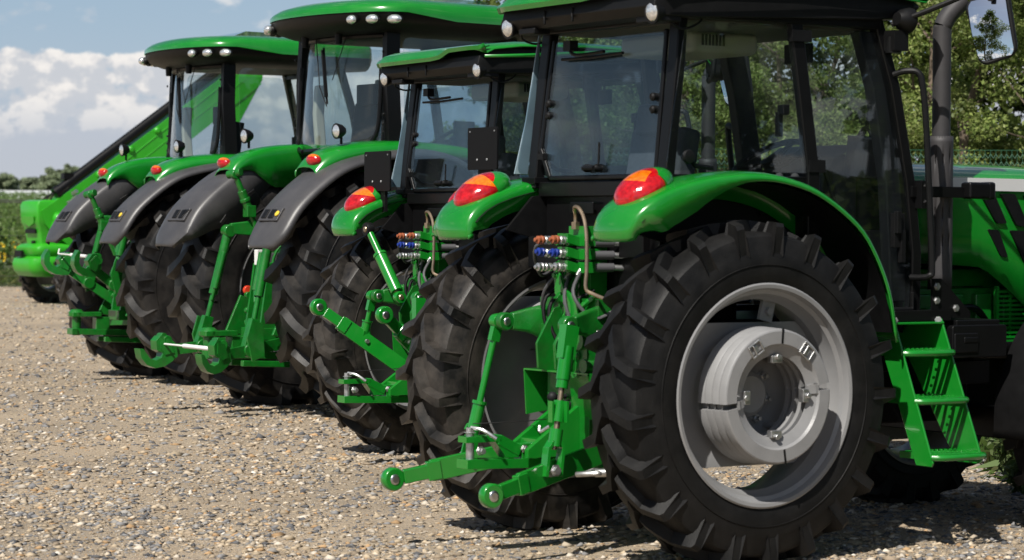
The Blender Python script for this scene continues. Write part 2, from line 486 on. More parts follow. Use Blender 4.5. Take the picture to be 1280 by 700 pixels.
UFP = curve2([(-.665, 1.50), (-.672, 1.555), (-.645, 1.625), (-.58, 1.685), (-.47, 1.738), (-.30, 1.785), (-.10, 1.815), (.08, 1.822), (.25, 1.80), (.41, 1.752), (.57, 1.665), (.70, 1.565), (.79, 1.445), (.86, 1.31), (.90, 1.18), (.93, 1.02)], 3)
def ufender(b, s):
    n = len(UFP)
    def cross(i, p, nr, t):
        y = p.x
        lip = float(np.interp(p.y, (1.50, 1.53, 1.565, 1.625, 1.685, 1.738), (.012, .04, .065, .12, .137, .132))) if y < -.45 else float(np.interp(y, (-.672, -.655, -.62, -.56, -.46, -.36, -.27, -.18, -.05, .1, .5, 1.), (.004, .06, .125, .145, .132, .112, .08, .05, .022, .014, .012, .012)))
        row = []
        inn = .12*min(1, max(0, t-.02)/.10) if t < .5 else .12
        for x, d in ((.535, -inn), (.535, -.03), (.542, -.010), (.56, 0), (.62, .010), (.72, .014), (.82, .008), (.868, .000), (.884, -.008), (.892, -.020), (.893, -.022-lip)):
            q = p+nr*d
            xx = x-.062*max(0, 1-t/.20)*max(0, min(1, (x-.66)/.2))
            row.append((s*xx, q.x, q.y))
        return row
    loft_sheet(b, UFP, cross)

def utail(b, s):
    rot = Matrix.Rotation(R(30), 3, 'X') @ Matrix.Rotation(R(8*s), 3, 'Z')
    c = V((s*.69, -.495, 1.742))
    ball(b, c, (.125, .150, .080), rot, 48, 32)
    planes = ((V((0, .16, .987)), c+V((0, 0, .026))), (rot @ V((0, 1, 0)), c+rot @ V((0, .042, 0))), (rot @ V((s, .25, 0)).normalized(), c+rot @ V((s*.078, 0, 0))))
    for no, co in planes:
        bmesh.ops.bisect_plane(b, geom=b.verts[:]+b.edges[:]+b.faces[:], dist=1e-5, plane_co=co, plane_no=no)
    for f in b.faces:
        m_ = f.calc_center_median()
        f.material_index = int((m_-planes[0][1]).dot(planes[0][0]) > 0 and (m_-planes[1][1]).dot(planes[1][0]) < 0 and (m_-planes[2][1]).dot(planes[2][0]) < 0)
def upod(b, s):
    rot = Matrix.Rotation(R(30), 3, 'X') @ Matrix.Rotation(R(8*s), 3, 'Z'); c = V((s*.69, -.485, 1.738))
    ball(b, c, (.131, .165, .083), rot, 40, 28)
    for v in b.verts:
        q = rot.transposed() @ (v.co-c)
        if q.y < .035-.5*q.x*s*0 and q.z > -.02:
            q.y = max(q.y, .035); v.co = c+rot @ q

def hood_sheet(b, y0, y1, w, ztop, zlow, crown, rows, taper=.0, nose=.25):
    """hood shell: crowned top, rounded edges and sides with a low edge given per station"""
    rs = []
    for i in range(rows+1):
        t = i/rows; y = y0+(y1-y0)*t
        ww = w*(1-taper*t*t); zt = ztop-nose*max(0, t-.55)**2*2.2; zl = zlow(y)
        r = []
        for sx in (-1, 1):
            q = [(ww*1.02, zl), (ww*1.03, zl+(zt-zl)*.35), (ww*1.01, zl+(zt-zl)*.62), (ww*1.0, zt-.09), (ww*.975, zt-.03), (ww*.90, zt+.0), (ww*.7, zt+crown*.5), (ww*.35, zt+crown*.9), (0, zt+crown)]
            q = q if sx < 0 else q[::-1][1:]
            r += [(sx*x, y, z) for x, z in q]
        rs.append(r)
    rings(b, rs, False, False)
    vs = [b.verts.new(p) for p in rs[-1]]; face(b, vs)

def utility(name, label, pose, twin):
    X, Y, yaw = pose
    t = empty(name, None, (X, Y, 0), R(-yaw), label, 'tractor', 'green utility tractors with black cabs')
    P = lambda key, nm, fn, m, par=t, **kw: part('u_'+key, nm, fn, m, par, **kw)
    # ---- wheels
    for s in (-1, 1):
        wheel(t, 'urw' if s > 0 else 'urwl', 'rear_wheel', s, s*.815, 0, .79, .815, .192, .512, 21, .052, .034, .92, False, .045, s > 0, 'rubber' if s > 0 else 'rubber_dusty')
        wheel(t, 'ufw', 'front_wheel', s, s*.80, 2.46, .59, .615, .165, .36, 18, .036, .046, .9, False, .05, False, 'rubber')
    def axle(b):
        turn(b, (-.64, 0, .79), (1, 0, 0), [(0, .15), (.05, .15), (.06, .11), (.32, .13), (.40, .20), (.88, .20), (.96, .13), (1.22, .11), (1.23, .15), (1.28, .15)], 28)
        box(b, (0, .15, .82), (.42, .9, .56)); box(b, (0, .95, .80), (.36, .8, .46)); box(b, (0, -.32, .78), (.36, .2, .62))
        cyl(b, (0, -.3, .60), (0, -.47, .60), .045, n=20)
        for k in range(6): bolt(b, (-.16+.064*k, -.42, .98), (0, -1, 0), .012)
    P('axle', 'axle_housing', axle, 'cast', bevel=.015)
    def chassis(b):
        box(b, (0, 2.0, .72), (.34, 1.5, .34)); box(b, (0, 2.1, .55), (1.3, .16, .16)); box(b, (0, 2.95, .72), (.42, .34, .30))
        box(b, (0, 1.65, 1.05), (.50, .9, .45))
        for s in (-1, 1):
            box(b, (s*.31, 1.72, .78), (.12, .30, .26)); cyl(b, (s*.34, 1.9, .95), (s*.34, 2.2, .95), .07)
            tube(b, [(s*.30, 1.4, 1.15), (s*.36, 1.6, 1.1), (s*.36, 1.9, 1.16), (s*.30, 2.1, 1.05)], .02, 8, 5)
    P('chassis', 'chassis', chassis, 'gloss', bevel=.012)
    def engine(b):
        box(b, (0, 1.95, 1.08), (.60, 1.0, .36)); box(b, (0, 1.95, 1.3), (.5, .9, .12))
        for k in range(4): box(b, (.31, 1.62+.2*k, 1.12), (.05, .12, .22))
        cyl(b, (.33, 1.62, .98), (.33, 1.62, 1.16), .05); box(b, (.33, 2.15, .95), (.06, .3, .12))
    P('engine', 'engine_block', engine, 'cast', bevel=.012)
    # ---- fenders, tail lights
    for s in (-1, 1):
        f = P('fender%d' % s, 'fender', lambda b: ufender(b, s), 'green', solid=.006, angle=50)
        P('tail%d' % s, 'tail_light', lambda b: utail(b, s), ['red_lens', 'orange_lens'], f, angle=60)
        P('pod%d' % s, 'lamp_pod', lambda b: upod(b, s), 'green', f, angle=50)
        def inner(b):
            plate(b, [(-.46, 1.55), (-.30, 1.72), (.1, 1.76), (.5, 1.66), (.78, 1.38), (.88, 1.05), (.74, 1.05), (.5, 1.35), (.1, 1.46), (-.25, 1.50)], 'x', s*.505, .02)
            rs = []
            for i in range(21):   # black arch liner under the fender
                p = UFP[6+int(i*(len(UFP)-8)/20)]; y, z = p
                rs.append([(s*x, y*.965, .79+(z-.79)*.955) for x in (.515, .70, .875)])
            rings(b, rs, False, False)
            for y, z in ((-.05, 1.70), (.35, 1.64), (-.33, 1.62)): bolt(b, (s*.517, y, z), (s, 0, 0), .012)
        P('liner%d' % s, 'mudguard_liner', inner, 'black', f)
    # ---- cab body and frame
    def tub(b):
        box(b, (0, -.215, 1.46), (.96, .03, .62)); box(b, (0, -.235, 1.755), (1.02, .05, .075))
        box(b, (0, .5, 1.10), (1.02, 1.35, .05))
        box(b, (0, .02, 1.42), (.98, .42, .60))
        for s in (-1, 1):
            box(b, (s*.555, .60, 1.40), (.09, .10, .72)); box(b, (s*.56, .16, 1.80), (.12, .9, .035))
            box(b, (s*.58, 1.0, 1.13), (.10, .7, .05))
        box(b, (0, 1.27, 1.30), (1.0, .06, .52))
        box(b, (-.12, -.262, 1.66), (.20, .012, .06)); box(b, (-.36, -.27, 1.44), (.30, .10, .16)); box(b, (.3, -.25, 1.52), (.2, .04, .2))
        tube(b, [(-.30, -.26, 1.36), (-.22, -.33, 1.30), (-.12, -.30, 1.22)], .014, 8, 5)
    P('tub', 'cab_body', tub, 'gloss', bevel=.01)
    def frame_(b):
        for s in (-1, 1):
            post(b, [(s*.545, -.255, 1.76), (s*.548, -.225, 2.05), (s*.545, -.19, 2.35), (s*.535, -.165, 2.60)], .075, .055)   # rear corner
            post(b, [(s*.615, .585, 1.10), (s*.618, .585, 1.83), (s*.612, .53, 2.22), (s*.602, .475, 2.60)], .045, .075)        # middle
            post(b, [(s*.600, 1.265, 1.10), (s*.612, 1.26, 1.45), (s*.612, 1.215, 1.80), (s*.606, 1.115, 2.27), (s*.595, 1.0, 2.62)], .06, .06)
            box(b, (s*.60, .42, 2.585), (.06, 1.2, .06))
        box(b, (0, -.175, 2.575), (1.1, .06, .07)); box(b, (0, 1.01, 2.585), (1.15, .06, .06))
        # rear hatch frame
        bar(b, (-.485, -.262, 1.96), (-.40, -.262, 1.81), .02, .028, (0, 1, 0)); bar(b, (-.40, -.262, 1.81), (.47, -.262, 1.81), .02, .026, (0, 1, 0))
        bar(b, (-.485, -.262, 1.95), (-.47, -.19, 2.51), .026, .02); bar(b, (.485, -.262, 1.81), (.47, -.19, 2.51), .026, .02)
    P('frame', 'cab_frame', frame_, 'gloss', bevel=.008)
    def trim(b):
        for s in (-1, 1):                      # seals and inner pillars as seen through the panes
            post(b, [(s*.545, 1.21, 1.2), (s*.555, 1.16, 1.8), (s*.55, 1.07, 2.27), (s*.54, .98, 2.55)], .07, .13)
    P('trim', 'cab_trim', trim, 'trim', bevel=.01)
    # ---- glass
    def rg(b): pane(b, round_poly([(-.478, -.258, 1.955), (-.395, -.262, 1.815), (.478, -.262, 1.815), (.462, -.190, 2.50), (-.462, -.190, 2.50)], .04), .006, (0, 1, .1))
    rw = P('rearglass', 'rear_window', rg, 'glass_dark')
    def wiper(b):
        tube(b, [(-.30, -.225, 2.46), (-.22, -.235, 2.42), (.02, -.235, 2.425)], .009, 6, 4); tube(b, [(-.36, -.222, 2.405), (-.1, -.228, 2.402), (.16, -.222, 2.412)], .008, 6)
        box(b, (-.29, -.22, 2.47), (.06, .05, .05))
    P('rearwiper', 'rear_wiper', wiper, 'black', rw)
    def knobs(b):
        for x in (-.445, .435):
            for z in (2.13, 2.19) : turn(b, (x, -.215, z), (0, -1, -.1), [(0, .015), (.02, .02), (.035, .02), (.042, .012), (.042, .001)], 14)
        for x in (-.06, .03): turn(b, (x, -.255, 1.855), (0, -1, 0), [(0, .02), (.03, .02), (.045, .012), (.045, .001)], 14)
        tube(b, [(-.06, -.30, 1.855), (.03, -.30, 1.855)], .012, 8); tube(b, [(.05, -.285, 1.87), (.055, -.285, 1.98)], .006, 6)
        box(b, (-.46, -.27, 1.92), (.05, .03, .03))
    P('knobs', 'window_fitting', knobs, 'black', rw)
    for s in (-1, 1):
        def qg(b): pane(b, round_poly([(s*.632, -.315, 1.835), (s*.63, .555, 1.835), (s*.628, .545, 1.9), (s*.615, .455, 2.545), (s*.612, -.185, 2.545)], .05), .006)
        P('quarter%d' % s, 'quarter_window', qg, 'glass_edge' if s < 0 else 'glass')
        if s < 0:
            def sheen_strip(b): pane(b, [(-.634, -.325, 1.835), (-.634, -.245, 1.835), (-.628, -.215, 2.10), (-.620, -.19, 2.40), (-.616, -.178, 2.545), (-.616, -.192, 2.545), (-.628, -.262, 2.10)], .006)
            P('edge_sheen', 'pane_edge_sheen', sheen_strip, 'pane_sheen')  # added strip coloured like sky reflection at the left pane's rear edge
        def qh(b):
            turn(b, (s*.60, -.18, 1.90), (s, 0, 0), [(0, .02), (.03, .035), (.045, .03), (.05, .001)], 16)
            tube(b, [(s*.60, -.18, 1.92), (s*.58, -.10, 1.86), (s*.585, .0, 1.85)], .012, 8)
            box(b, (s*.622, .60, 1.87), (.05, .10, .06)); box(b, (s*.622, .50, 2.50), (.04, .12, .055)); 
        P('qhandle%d' % s, 'window_handle', qh, 'black')
        def dg(b): pane(b, round_poly([(s*.622, .625, 1.86), (s*.622, .70, 1.60), (s*.622, .84, 1.36), (s*.622, .93, 1.16), (s*.622, 1.225, 1.16), (s*.628, 1.222, 1.5), (s*.625, 1.185, 1.80), (s*.617, 1.085, 2.27), (s*.606, .995, 2.545), (s*.610, .53, 2.545)], .04), .006)
        d = P('doorglass%d' % s, 'cab_door', dg, 'glass')
        def dh(b):
            tube(b, [(s*.645, .70, 1.60), (s*.645, .84, 1.36), (s*.645, .925, 1.165), (s*.645, 1.225, 1.165), (s*.645, 1.225, 1.25)], .012, 8)
            box(b, (s*.65, 1.12, 1.56), (.03, .07, .17)); box(b, (s*.672, 1.10, 1.60), (.03, .025, .11)); box(b, (s*.66, 1.14, 1.48), (.025, .03, .16))
            box(b, (s*.60, .42, 2.14), (.05, .04, .05)); box(b, (s*.58, .41, 2.07), (.03, .03, .12))
        P('doorhandle%d' % s, 'door_handle', dh, 'black', d, bevel=.005)
    def ws(b): pane(b, [(-.58, 1.285, 1.62), (.58, 1.285, 1.62), (.58, 1.235, 1.80), (.57, 1.135, 2.27), (.56, 1.03, 2.55), (-.56, 1.03, 2.55), (-.57, 1.135, 2.27), (-.58, 1.235, 1.80)], .006, (0, 1, .2))
    wsh = P('windshield', 'windshield', ws, 'glass')
    def fw(b): tube(b, [(.18, 1.27, 1.86), (.32, 1.23, 2.05), (.43, 1.17, 2.24)], .009, 6); tube(b, [(.14, 1.26, 1.93), (.30, 1.22, 2.09), (.41, 1.16, 2.28)], .011, 6); bar(b, (.12, 1.28, 1.80), (.22, 1.265, 1.90), .02, .03)
    P('frontwiper', 'front_wiper', fw, 'black', wsh)
    # ---- interior
    def seat(b):
        box(b, (0, .34, 1.52), (.46, .46, .12)); box(b, (0, .12, 1.80), (.44, .12, .52), Matrix.Rotation(R(-10), 3, 'X')); box(b, (0, .10, 2.10), (.24, .09, .16), Matrix.Rotation(R(-8), 3, 'X'))
        for s in (-1, 1): box(b, (s*.27, .36, 1.68), (.07, .34, .05))
    P('seat', 'seat', seat, 'seat', bevel=.04)
    def console(b):
        rs = []
        for y, z, w in ((1.24, 1.98, .30), (1.12, 1.97, .30), (1.02, 1.92, .27), (.98, 1.80, .24), (1.0, 1.45, .22), (1.05, 1.16, .22)):
            rs.append([(-w, y, z), (-w*.8, y-.03, z+.02), (w*.8, y-.03, z+.02), (w, y, z)])
        rings(b, rs, False, False); box(b, (0, 1.15, 1.55), (.42, .16, .8)); box(b, (.42, .45, 1.48), (.16, .7, .36)); box(b, (-.42, .45, 1.48), (.16, .7, .30))
        for k in range(3): tube(b, [(.40, .45+.1*k, 1.64), (.385, .47+.1*k, 1.80)], .01, 6); ball(b, (.384, .475+.1*k, 1.82), .022)
    P('console', 'dashboard', console, 'seat', bevel=.02)
    def steer(b):
        rot = Matrix.Rotation(R(30), 3, 'X'); c = V((0, .82, 1.92)); n = 36
        tube(b, [c+rot @ V((.19*math.cos(2*math.pi*i/n), .19*math.sin(2*math.pi*i/n), 0)) for i in range(n+1)], .016, 8, cap=False)
        for a in (R(90), R(210), R(330)): tube(b, [c+rot @ V((0, 0, -.03)), c+rot @ V((.18*math.cos(a), .18*math.sin(a), 0))], .014, 6)
        turn(b, c+rot @ V((0, 0, -.05)), rot @ V((0, 0, 1)), [(0, .04), (.05, .05), (.06, .001)], 16); cyl(b, c+rot @ V((0, 0, -.05)), (0, 1.0, 1.68), .035)
    P('steer', 'steering_wheel', steer, 'black')
    def hl(b):
        box(b, (0, .42, 2.553), (1.08, 1.12, .03))
    P('liner', 'headliner', hl, 'beige', bevel=.012)
    def ac(b):
        box(b, (-.16, .42, 2.49), (.62, .42, .11))
    h = P('ac', 'air_unit', ac, 'pale_trim', bevel=.03)
    def acv(b):
        for k in range(7): box(b, (.153, .27+.022*k, 2.50), (.006, .011, .055))
    P('acv', 'air_vent', acv, 'black', h)
    def cabin_bits(b):
        # rear-view mirror, hanging bag, sun visor, grab tube
        box(b, (.10, .93, 2.46), (.20, .03, .10)); tube(b, [(.10, .95, 2.54), (.10, .94, 2.50)], .01, 6)
        box(b, (.40, 1.12, 1.93), (.16, .12, .20), Matrix.Rotation(R(8), 3, 'Y')); tube(b, [(.34, 1.12, 2.03), (.40, 1.12, 2.08), (.46, 1.12, 2.03)], .01, 6, 4)
        tube(b, [(.33, .62, 1.90), (.34, .72, 1.93), (.36, .84, 1.92), (.38, .90, 1.80), (.40, .98, 1.50)], .016, 8, 4)
    P('bits', 'cab_fitting', cabin_bits, 'trim', bevel=.012)
    # ---- roof
    def roofblack(b):
        prof = [(-.385, 2.665), (-.40, 2.60), (-.36, 2.555), (-.2, 2.555), (1.0, 2.60), (1.20, 2.62), (1.26, 2.68), (1.2, 2.72), (-.3, 2.72)]
        rings(b, [[(x, y+(dy if y < 0 else -dy), z) for y, z in prof] for x, dy in ((-.66, .05), (-.645, .0), (.645, 0), (.66, .05))], True, True)
        for x in (-.26, -.02): box(b, (x, -.398, 2.60), (.012, .014, .07))
        box(b, (-.45, -.33, 2.545), (.14, .10, .03)); box(b, (.55, -.30, 2.548), (.2, .12, .04))
    P('roofblack', 'roof_underside', roofblack, 'black', bevel=.012)
    def roofgreen(b):
        W = .70
        xs = [-W, -W+.03, -.55, -.3, -.05, .1, .22, .34, .48, .60, W-.03, W]
        def low(x):      # rear lower edge: dips at the corner, arches over the lamp
            base = 2.648+.004*(x+.5)
            a = max(0, 1-((x-.52)/.32)**2)
            return base+.045*min(1, a*1.4)
        ys = [-.44, -.455, -.44, -.38, -.2, .2, .7, 1.1, 1.24, 1.30, 1.30, 1.26]
        rs = []
        for x in xs:
            e = abs(x)/W; drop = .035*max(0, (e-.8)/.2)**2; pull = .06*max(0, (e-.85)/.15)**2
            zl = low(x)+.02*(e > .97)
            top = [2.0, 2.0, .78, .86, .93, 1, 1, .96, .88, .70]
            r = [(x, -.40+pull, zl+.006), (x, -.435+pull, zl), (x, -.445+pull, zl+.025), (x, -.42+pull, 2.716-drop), (x, -.34+pull*.6, 2.742-drop), (x, -.1, 2.768-drop), (x, .4, 2.782-drop), (x, .9, 2.772-drop), (x, 1.2-pull, 2.742-drop), (x, 1.31-pull, 2.735-drop), (x, 1.33-pull, 2.718), (x, 1.26-pull, 2.716)]
            rs.append(r)
        rings(b, rs, False, False)
        for sx in (-W, W):  # side skirts
            rings(b, [[(sx, -.44+.06, 2.665), (sx, .0, 2.690), (sx, .6, 2.735), (sx, 1.27, 2.735)], [(sx*.995, -.38, 2.648), (sx*.995, 0, 2.665), (sx*.995, .6, 2.712), (sx*.995, 1.26, 2.722)]], False, False)
    P('roofgreen', 'roof', roofgreen, 'green', solid=.008, angle=50)
    for s in (-1, 1):
        P('work%d' % s, 'worklight', lambda b: worklight(b, (s*.612, -.382, 2.572), (0, -1, -.12), .050), ['black', 'lampface'], angle=40)
        def cable(b):
            tube(b, [(s*.60, -.31, 2.56), (s*.63, -.28, 2.52), (s*.62, -.2, 2.50), (s*.61, -.10, 2.54), (s*.60, -.08, 2.60)], .006, 6, 6)
        P('cable%d' % s, 'lamp_cable', cable, 'black')
    # front corner lamps with the mirror arms
    for s in (-1, 1):
        P('flamp%d' % s, 'front_worklight', lambda b: worklight(b, (s*.70, 1.13, 2.60), (0, 1, -.1), .058, (0, 0, .1)), ['black', 'lampface'])
        def marm(b):
            tube(b, [(s*.66, 1.06, 2.58), (s*.85, 1.18, 2.66), (s*1.00, 1.28, 2.73), (s*1.10, 1.30, 2.76), (s*1.12, 1.28, 2.68)], .014, 8, 4)
            box(b, (s*.66, 1.08, 2.50), (.10, .09, .10)); cyl(b, (s*.66, 1.07, 2.44), (s*.66, 1.07, 2.52), .04)
            mc = V((s*1.10, 1.31, 2.545)); mn = V((s*.50, -.86, .10)).normalized(); mu = (V((-mn.y, mn.x, 0))*(1 if s > 0 else -1)).normalized(); tl = V((0, 0, 1))-mn*mn.z
            tl, mu = tl*.98-mu*.20*s, mu*.98+tl*.20*s
            out = round_poly([mc+mu*-.10+tl*.155, mc+mu*.105+tl*.165, mc+mu*.10+tl*-.145, mc+mu*-.075+tl*-.165], .045, 5)
            slab(b, out, mn*-.04)
            ball(b, mc-mn*.05, (.09, .05, .15), Matrix.Rotation(math.atan2(mn.x, -mn.y), 3, 'Z'))
            tube(b, out+[out[0], out[1]], .013, 8, cap=False)
        mm = P('mirrorarm%d' % s, 'side_mirror', marm, 'black')
        def mg(b):
            mc = V((s*1.10, 1.31, 2.545)); mn = V((s*.50, -.86, .10)).normalized(); mu = (V((-mn.y, mn.x, 0))*(1 if s > 0 else -1)).normalized(); tl = V((0, 0, 1))-mn*mn.z
            tl, mu = tl*.98-mu*.20*s, mu*.98+tl*.20*s
            nu, nv, Rc = 14, 20, 1.25
            rs = []
            for j in range(nv+1):
                v = -.152+.306*j/nv; row = []
                for i in range(nu+1):
                    u = -.094+.188*i/nu
                    e = max(0, abs(v)-.12)/.035; uu = u*(1-.22*e*e)-(.012*(v < 0)*abs(v)/.15*(i < nu/2)*-1)
                    row.append(mc+mu*uu+tl*v+mn*(.011+math.sqrt(Rc*Rc-uu*uu-v*v)-math.sqrt(Rc*Rc-.033)))
                rs.append(row)
            rings(b, rs, False, False)
        P('mirrorglass%d' % s, 'mirror_glass', mg, 'mirror', mm, angle=80)
        def rail(b):
            if s > 0: tube(b, [(.63, 1.10, 2.335), (.68, 1.13, 2.352), (.73, 1.17, 2.345), (.745, 1.19, 2.28), (.75, 1.21, 2.1), (.75, 1.24, 1.7), (.75, 1.26, 1.38), (.745, 1.25, 1.335), (.70, 1.235, 1.325), (.64, 1.22, 1.325)], .0165, 10, 5)
            else: tube(b, [(-.63, 1.10, 2.1), (-.70, 1.12, 2.12), (-.75, 1.15, 2.08), (-.75, 1.2, 1.7), (-.75, 1.24, 1.35), (-.64, 1.22, 1.32)], .0165, 10, 5)
        P('rail%d' % s, 'handrail', rail, 'black')
    # ---- hood
    zlow = lambda y: 1.39-.02*max(0, y-1.6)/.3-.42*max(0, min(1, (y-1.9)/.65))**1.2
    hd = P('hood', 'hood', lambda b: hood_sheet(b, 1.33, 3.15, .425, 1.845, zlow, .075, 26, .10), 'green', solid=.006, angle=45)
    for s in (-1, 1):
        def stripe(b):
            bar(b, (s*.433, 1.50, 1.805), (s*.430, 3.0, 1.80), .006, .066, (1, 0, 0))
        P('stripe%d' % s, 'hood_stripe', stripe, 'silver', hd)
        def vents(b):
            for poly in ([(1.89, 1.757), (1.985, 1.757), (2.08, 1.60), (2.005, 1.60)], [(2.035, 1.757), (2.135, 1.757), (2.24, 1.58), (2.15, 1.59)], [(1.94, 1.57), (2.02, 1.565), (2.09, 1.42), (2.035, 1.43)], [(2.105, 1.565), (2.22, 1.56), (2.32, 1.36), (2.225, 1.37)],
                         [(2.21, 1.752), (2.29, 1.752), (2.40, 1.575), (2.32, 1.58)]):
                pts = round_poly([(s*.4385, y, z) for y, z in poly], .016, 3)
                slab(b, pts, (s*-.03, 0, 0)); 
                ys = [p[0] for p in poly]
                for k in range(5):
                    z = min(p[1] for p in poly)+.02+k*.03
            
        P('vents%d' % s, 'hood_vent', vents, 'black', hd)
        def grille(b):
            for k in range(11): box(b, (s*.395, 2.30, 1.00+.024*k), (.012, .52, .012))
            for y in (2.05, 2.15, 2.30, 2.45, 2.56): box(b, (s*.392, y, 1.12), (.010, .014, .28))
            box(b, (s*.395, 2.05, 1.12), (.02, .02, .30)); box(b, (s*.395, 2.3, .975), (.02, .54, .02))
        P('grille%d' % s, 'side_grille', grille, 'green', hd)
    def grille_front(b):
        box(b, (0, 3.11, 1.40), (.72, .05, .62))
        for s in (-1, 1): box(b, (s*.26, 3.145, 1.62), (.2, .03, .1), mi=1)
    P('nose', 'front_grille', grille_front, ['black', 'lampface'], hd, bevel=.01)
    # ---- exhaust
    def exh(b):
        tube(b, [(.55, 1.50, 1.98), (.55, 1.50, 2.54), (.552, 1.503, 2.60), (.568, 1.53, 2.66), (.61, 1.59, 2.74)], .047, 28, 4)
    ex = P('exhaust', 'exhaust_pipe', exh, 'matte', angle=50)
    def shield(b):
        n = 60; hgt = [1.26, 1.34, 1.40, 1.48, 1.54, 1.62, 1.68, 1.76, 1.82, 1.90, 1.95, 2.01, 2.04]
        def slot(i, j): return i % 6 == 0 and j in (3, 5, 9)
        vr = [[b.verts.new((.55+.062*math.cos(2*math.pi*i/n), 1.50+.062*math.sin(2*math.pi*i/n), z)) for i in range(n)] for z in hgt]
        for j in range(len(hgt)-1):
            for i in range(n):
                if slot(i, j): continue
                k = (i+1) % n; face(b, (vr[j][i], vr[j][k], vr[j+1][k], vr[j+1][i]))
        turn(b, (.55, 1.50, 2.03), (0, 0, 1), [(0, .062), (.012, .062), (.012, .046)], 28, cap=False)
        cyl(b, (.55, 1.5, 1.28), (.55, 1.5, 2.0), .05, n=20)
    P('shield', 'exhaust_shield', shield, 'matte', ex, solid=.003)
    def clamp(b):
        box(b, (.64, 1.44, 1.755), (.03, .46, .055)); box(b, (.66, 1.27, 1.74), (.06, .06, .14)); 
        for z in (1.70, 1.78): bolt(b, (.69, 1.27, z), (1, 0, 0), .012)
    P('clamp', 'exhaust_bracket', clamp, 'gloss', ex, bevel=.006)
    def turnlamp(b):
        box(b, (.66, 1.65, 1.765), (.075, .17, .085)); box(b, (.66, 1.72, 1.765), (.08, .05, .09))
    P('turnlamp', 'marker_lamp', turnlamp, 'gloss', bevel=.014)
    # ---- ladder, tank
    for s in ((1,) if True else ()):
        def rails(b):
            for y in (1.0, 1.325):
                w = .05 if y < 1.1 else .26
                o = [(.755, 1.13), (.80, 1.04), (1.045, .435), (1.03, .415)]
                i = [(.755-w, 1.13), (.795-w, 1.02), (.93 if w > .1 else 1.03-w, .52 if w > .1 else .415), (.80 if w > .1 else 1.0-w*.8, .415)]
                if w < .1: poly = [(.745, 1.13), (.765, 1.12), (1.055, .435), (1.045, .415), (.935, .415), (.63, 1.08), (.63, 1.13)]
                else: poly = [(.71, 1.14), (.755, 1.12), (1.055, .435), (1.03, .415), (.87, .415), (.40, 1.08), (.40, 1.14)]
                plate(b, poly, 'y', y, .012)
            box(b, (.62, 1.16, 1.10), (.30, .34, .012))
        lad = P('ladder', 'ladder', rails, 'green', bevel=.004)
        for z, x0, x1 in ((.955, .60, .825), (.725, .70, .925), (.46, .81, 1.05)):
            def step(b):
                for x in (x0, x1): box(b, (x, 1.163, z), (.016, .312, .034))
                for y in (1.015, 1.31): box(b, ((x0+x1)/2, y, z), (x1-x0, .014, .034))
                tube(b, [(x1-.01, 1.0, z), (x1+.035, 1.06, z), (x1+.035, 1.28, z), (x1-.01, 1.34, z)], .017, 8, 4)
                for k in range(3): tube(b, [(x0+(x1-x0)*(k+1)/4+.015*math.sin(math.pi*q/8)*1.5, 1.015+.295*q/8, z+.006) for q in range(9)], .012, 6)
                for q in range(10): box(b, (x0+(x1-x0)*.3, 1.03+.03*q, z+.018), (.02, .008, .008)); box(b, (x0+(x1-x0)*.75, 1.03+.03*q, z+.018), (.02, .008, .008))
            P('step%.2f' % z, 'step', step, 'green', lad, bevel=.003)
        def lbr(b):
            slab(b, [(.70, 1.30, 1.12), (.70, 1.30, 1.32), (.70, 1.36, 1.32), (.70, 1.56, 1.15), (.70, 1.56, 1.12)], (.012, 0, 0))
            for y, z in ((1.33, 1.28), (1.33, 1.21), (1.46, 1.17)): bolt(b, (.712, y, z), (1, 0, 0), .014, mi=1)
            for y, z in ((1.02, 1.115), (1.31, 1.115)): bolt(b, (.745, y, z), (.7, -.7, 0), .012, mi=1)
            box(b, (.60, 1.16, 1.135), (.26, .5, .05))
        P('lbracket', 'ladder_bracket', lbr, ['gloss', 'zinc'], lad)
    def tank(b):
        rings(b, [round_poly([(x, 1.40, .92), (x, 1.40, 1.085), (x, 1.775, 1.085), (x, 1.775, .92)], .02) for x in (.40, .755)], True, True)
        box(b, (.757, 1.49, .995), (.012, .16, .10)); box(b, (.757, 1.52, 1.01), (.02, .10, .03)); box(b, (.58, 1.6, 1.095), (.3, .30, .03))
        box(b, (.55, 1.58, .84), (.22, .34, .12))
    P('tank', 'battery_box', tank, 'gloss', bevel=.008)
    for s in (-1, 1):
        def ffend(b):
            pr = curve2([(1.79, .50), (1.80, .70), (1.86, .88), (1.98, 1.07), (2.18, 1.22), (2.46, 1.27), (2.75, 1.2)], 4)
            loft_sheet(b, pr, lambda i, p, nr, t: [(s*x, (p+nr*d).x, (p+nr*d).y) for x, d in ((.63, -.02), (.65, 0), (.80, .012), (.95, 0), (.965, -.03))])
        P('ffend%d' % s, 'front_fender', ffend, 'black', solid=.012)
    # ---- three-point hitch
    for s in (-1, 1):
        low = twin and s < 0
        p0 = V((s*.21, -.30, .50)); p1 = V((s*.44, -1.15, .335)); 
        if low: p0, p1 = V((-.20, -.30, .52)), V((-.43, -.975, 1.025))
        if twin and s > 0: p0, p1 = V((.21, -.30, .50)), V((.42, -.945, 1.0))
        def link(b):
            d = (p1-p0).normalized(); e = p1-d*.055; m_ = p0+(p1-p0)*.78
            bar(b, p0, m_, .026, .108); bar(b, m_-d*.03, e, .036, .070)
            bar(b, m_-d*.05, m_+d*.02, .042, .095)
            eye(b, p1, (1, 0, 0), .057, .05, 0, 1); eye(b, p0, (1, 0, 0), .05, .05)
        P('link%d%d' % (s, twin), 'lower_link', link, ['green', 'steel'], bevel=.005, angle=40)
        a1 = V((s*.275, -.615, 1.10))
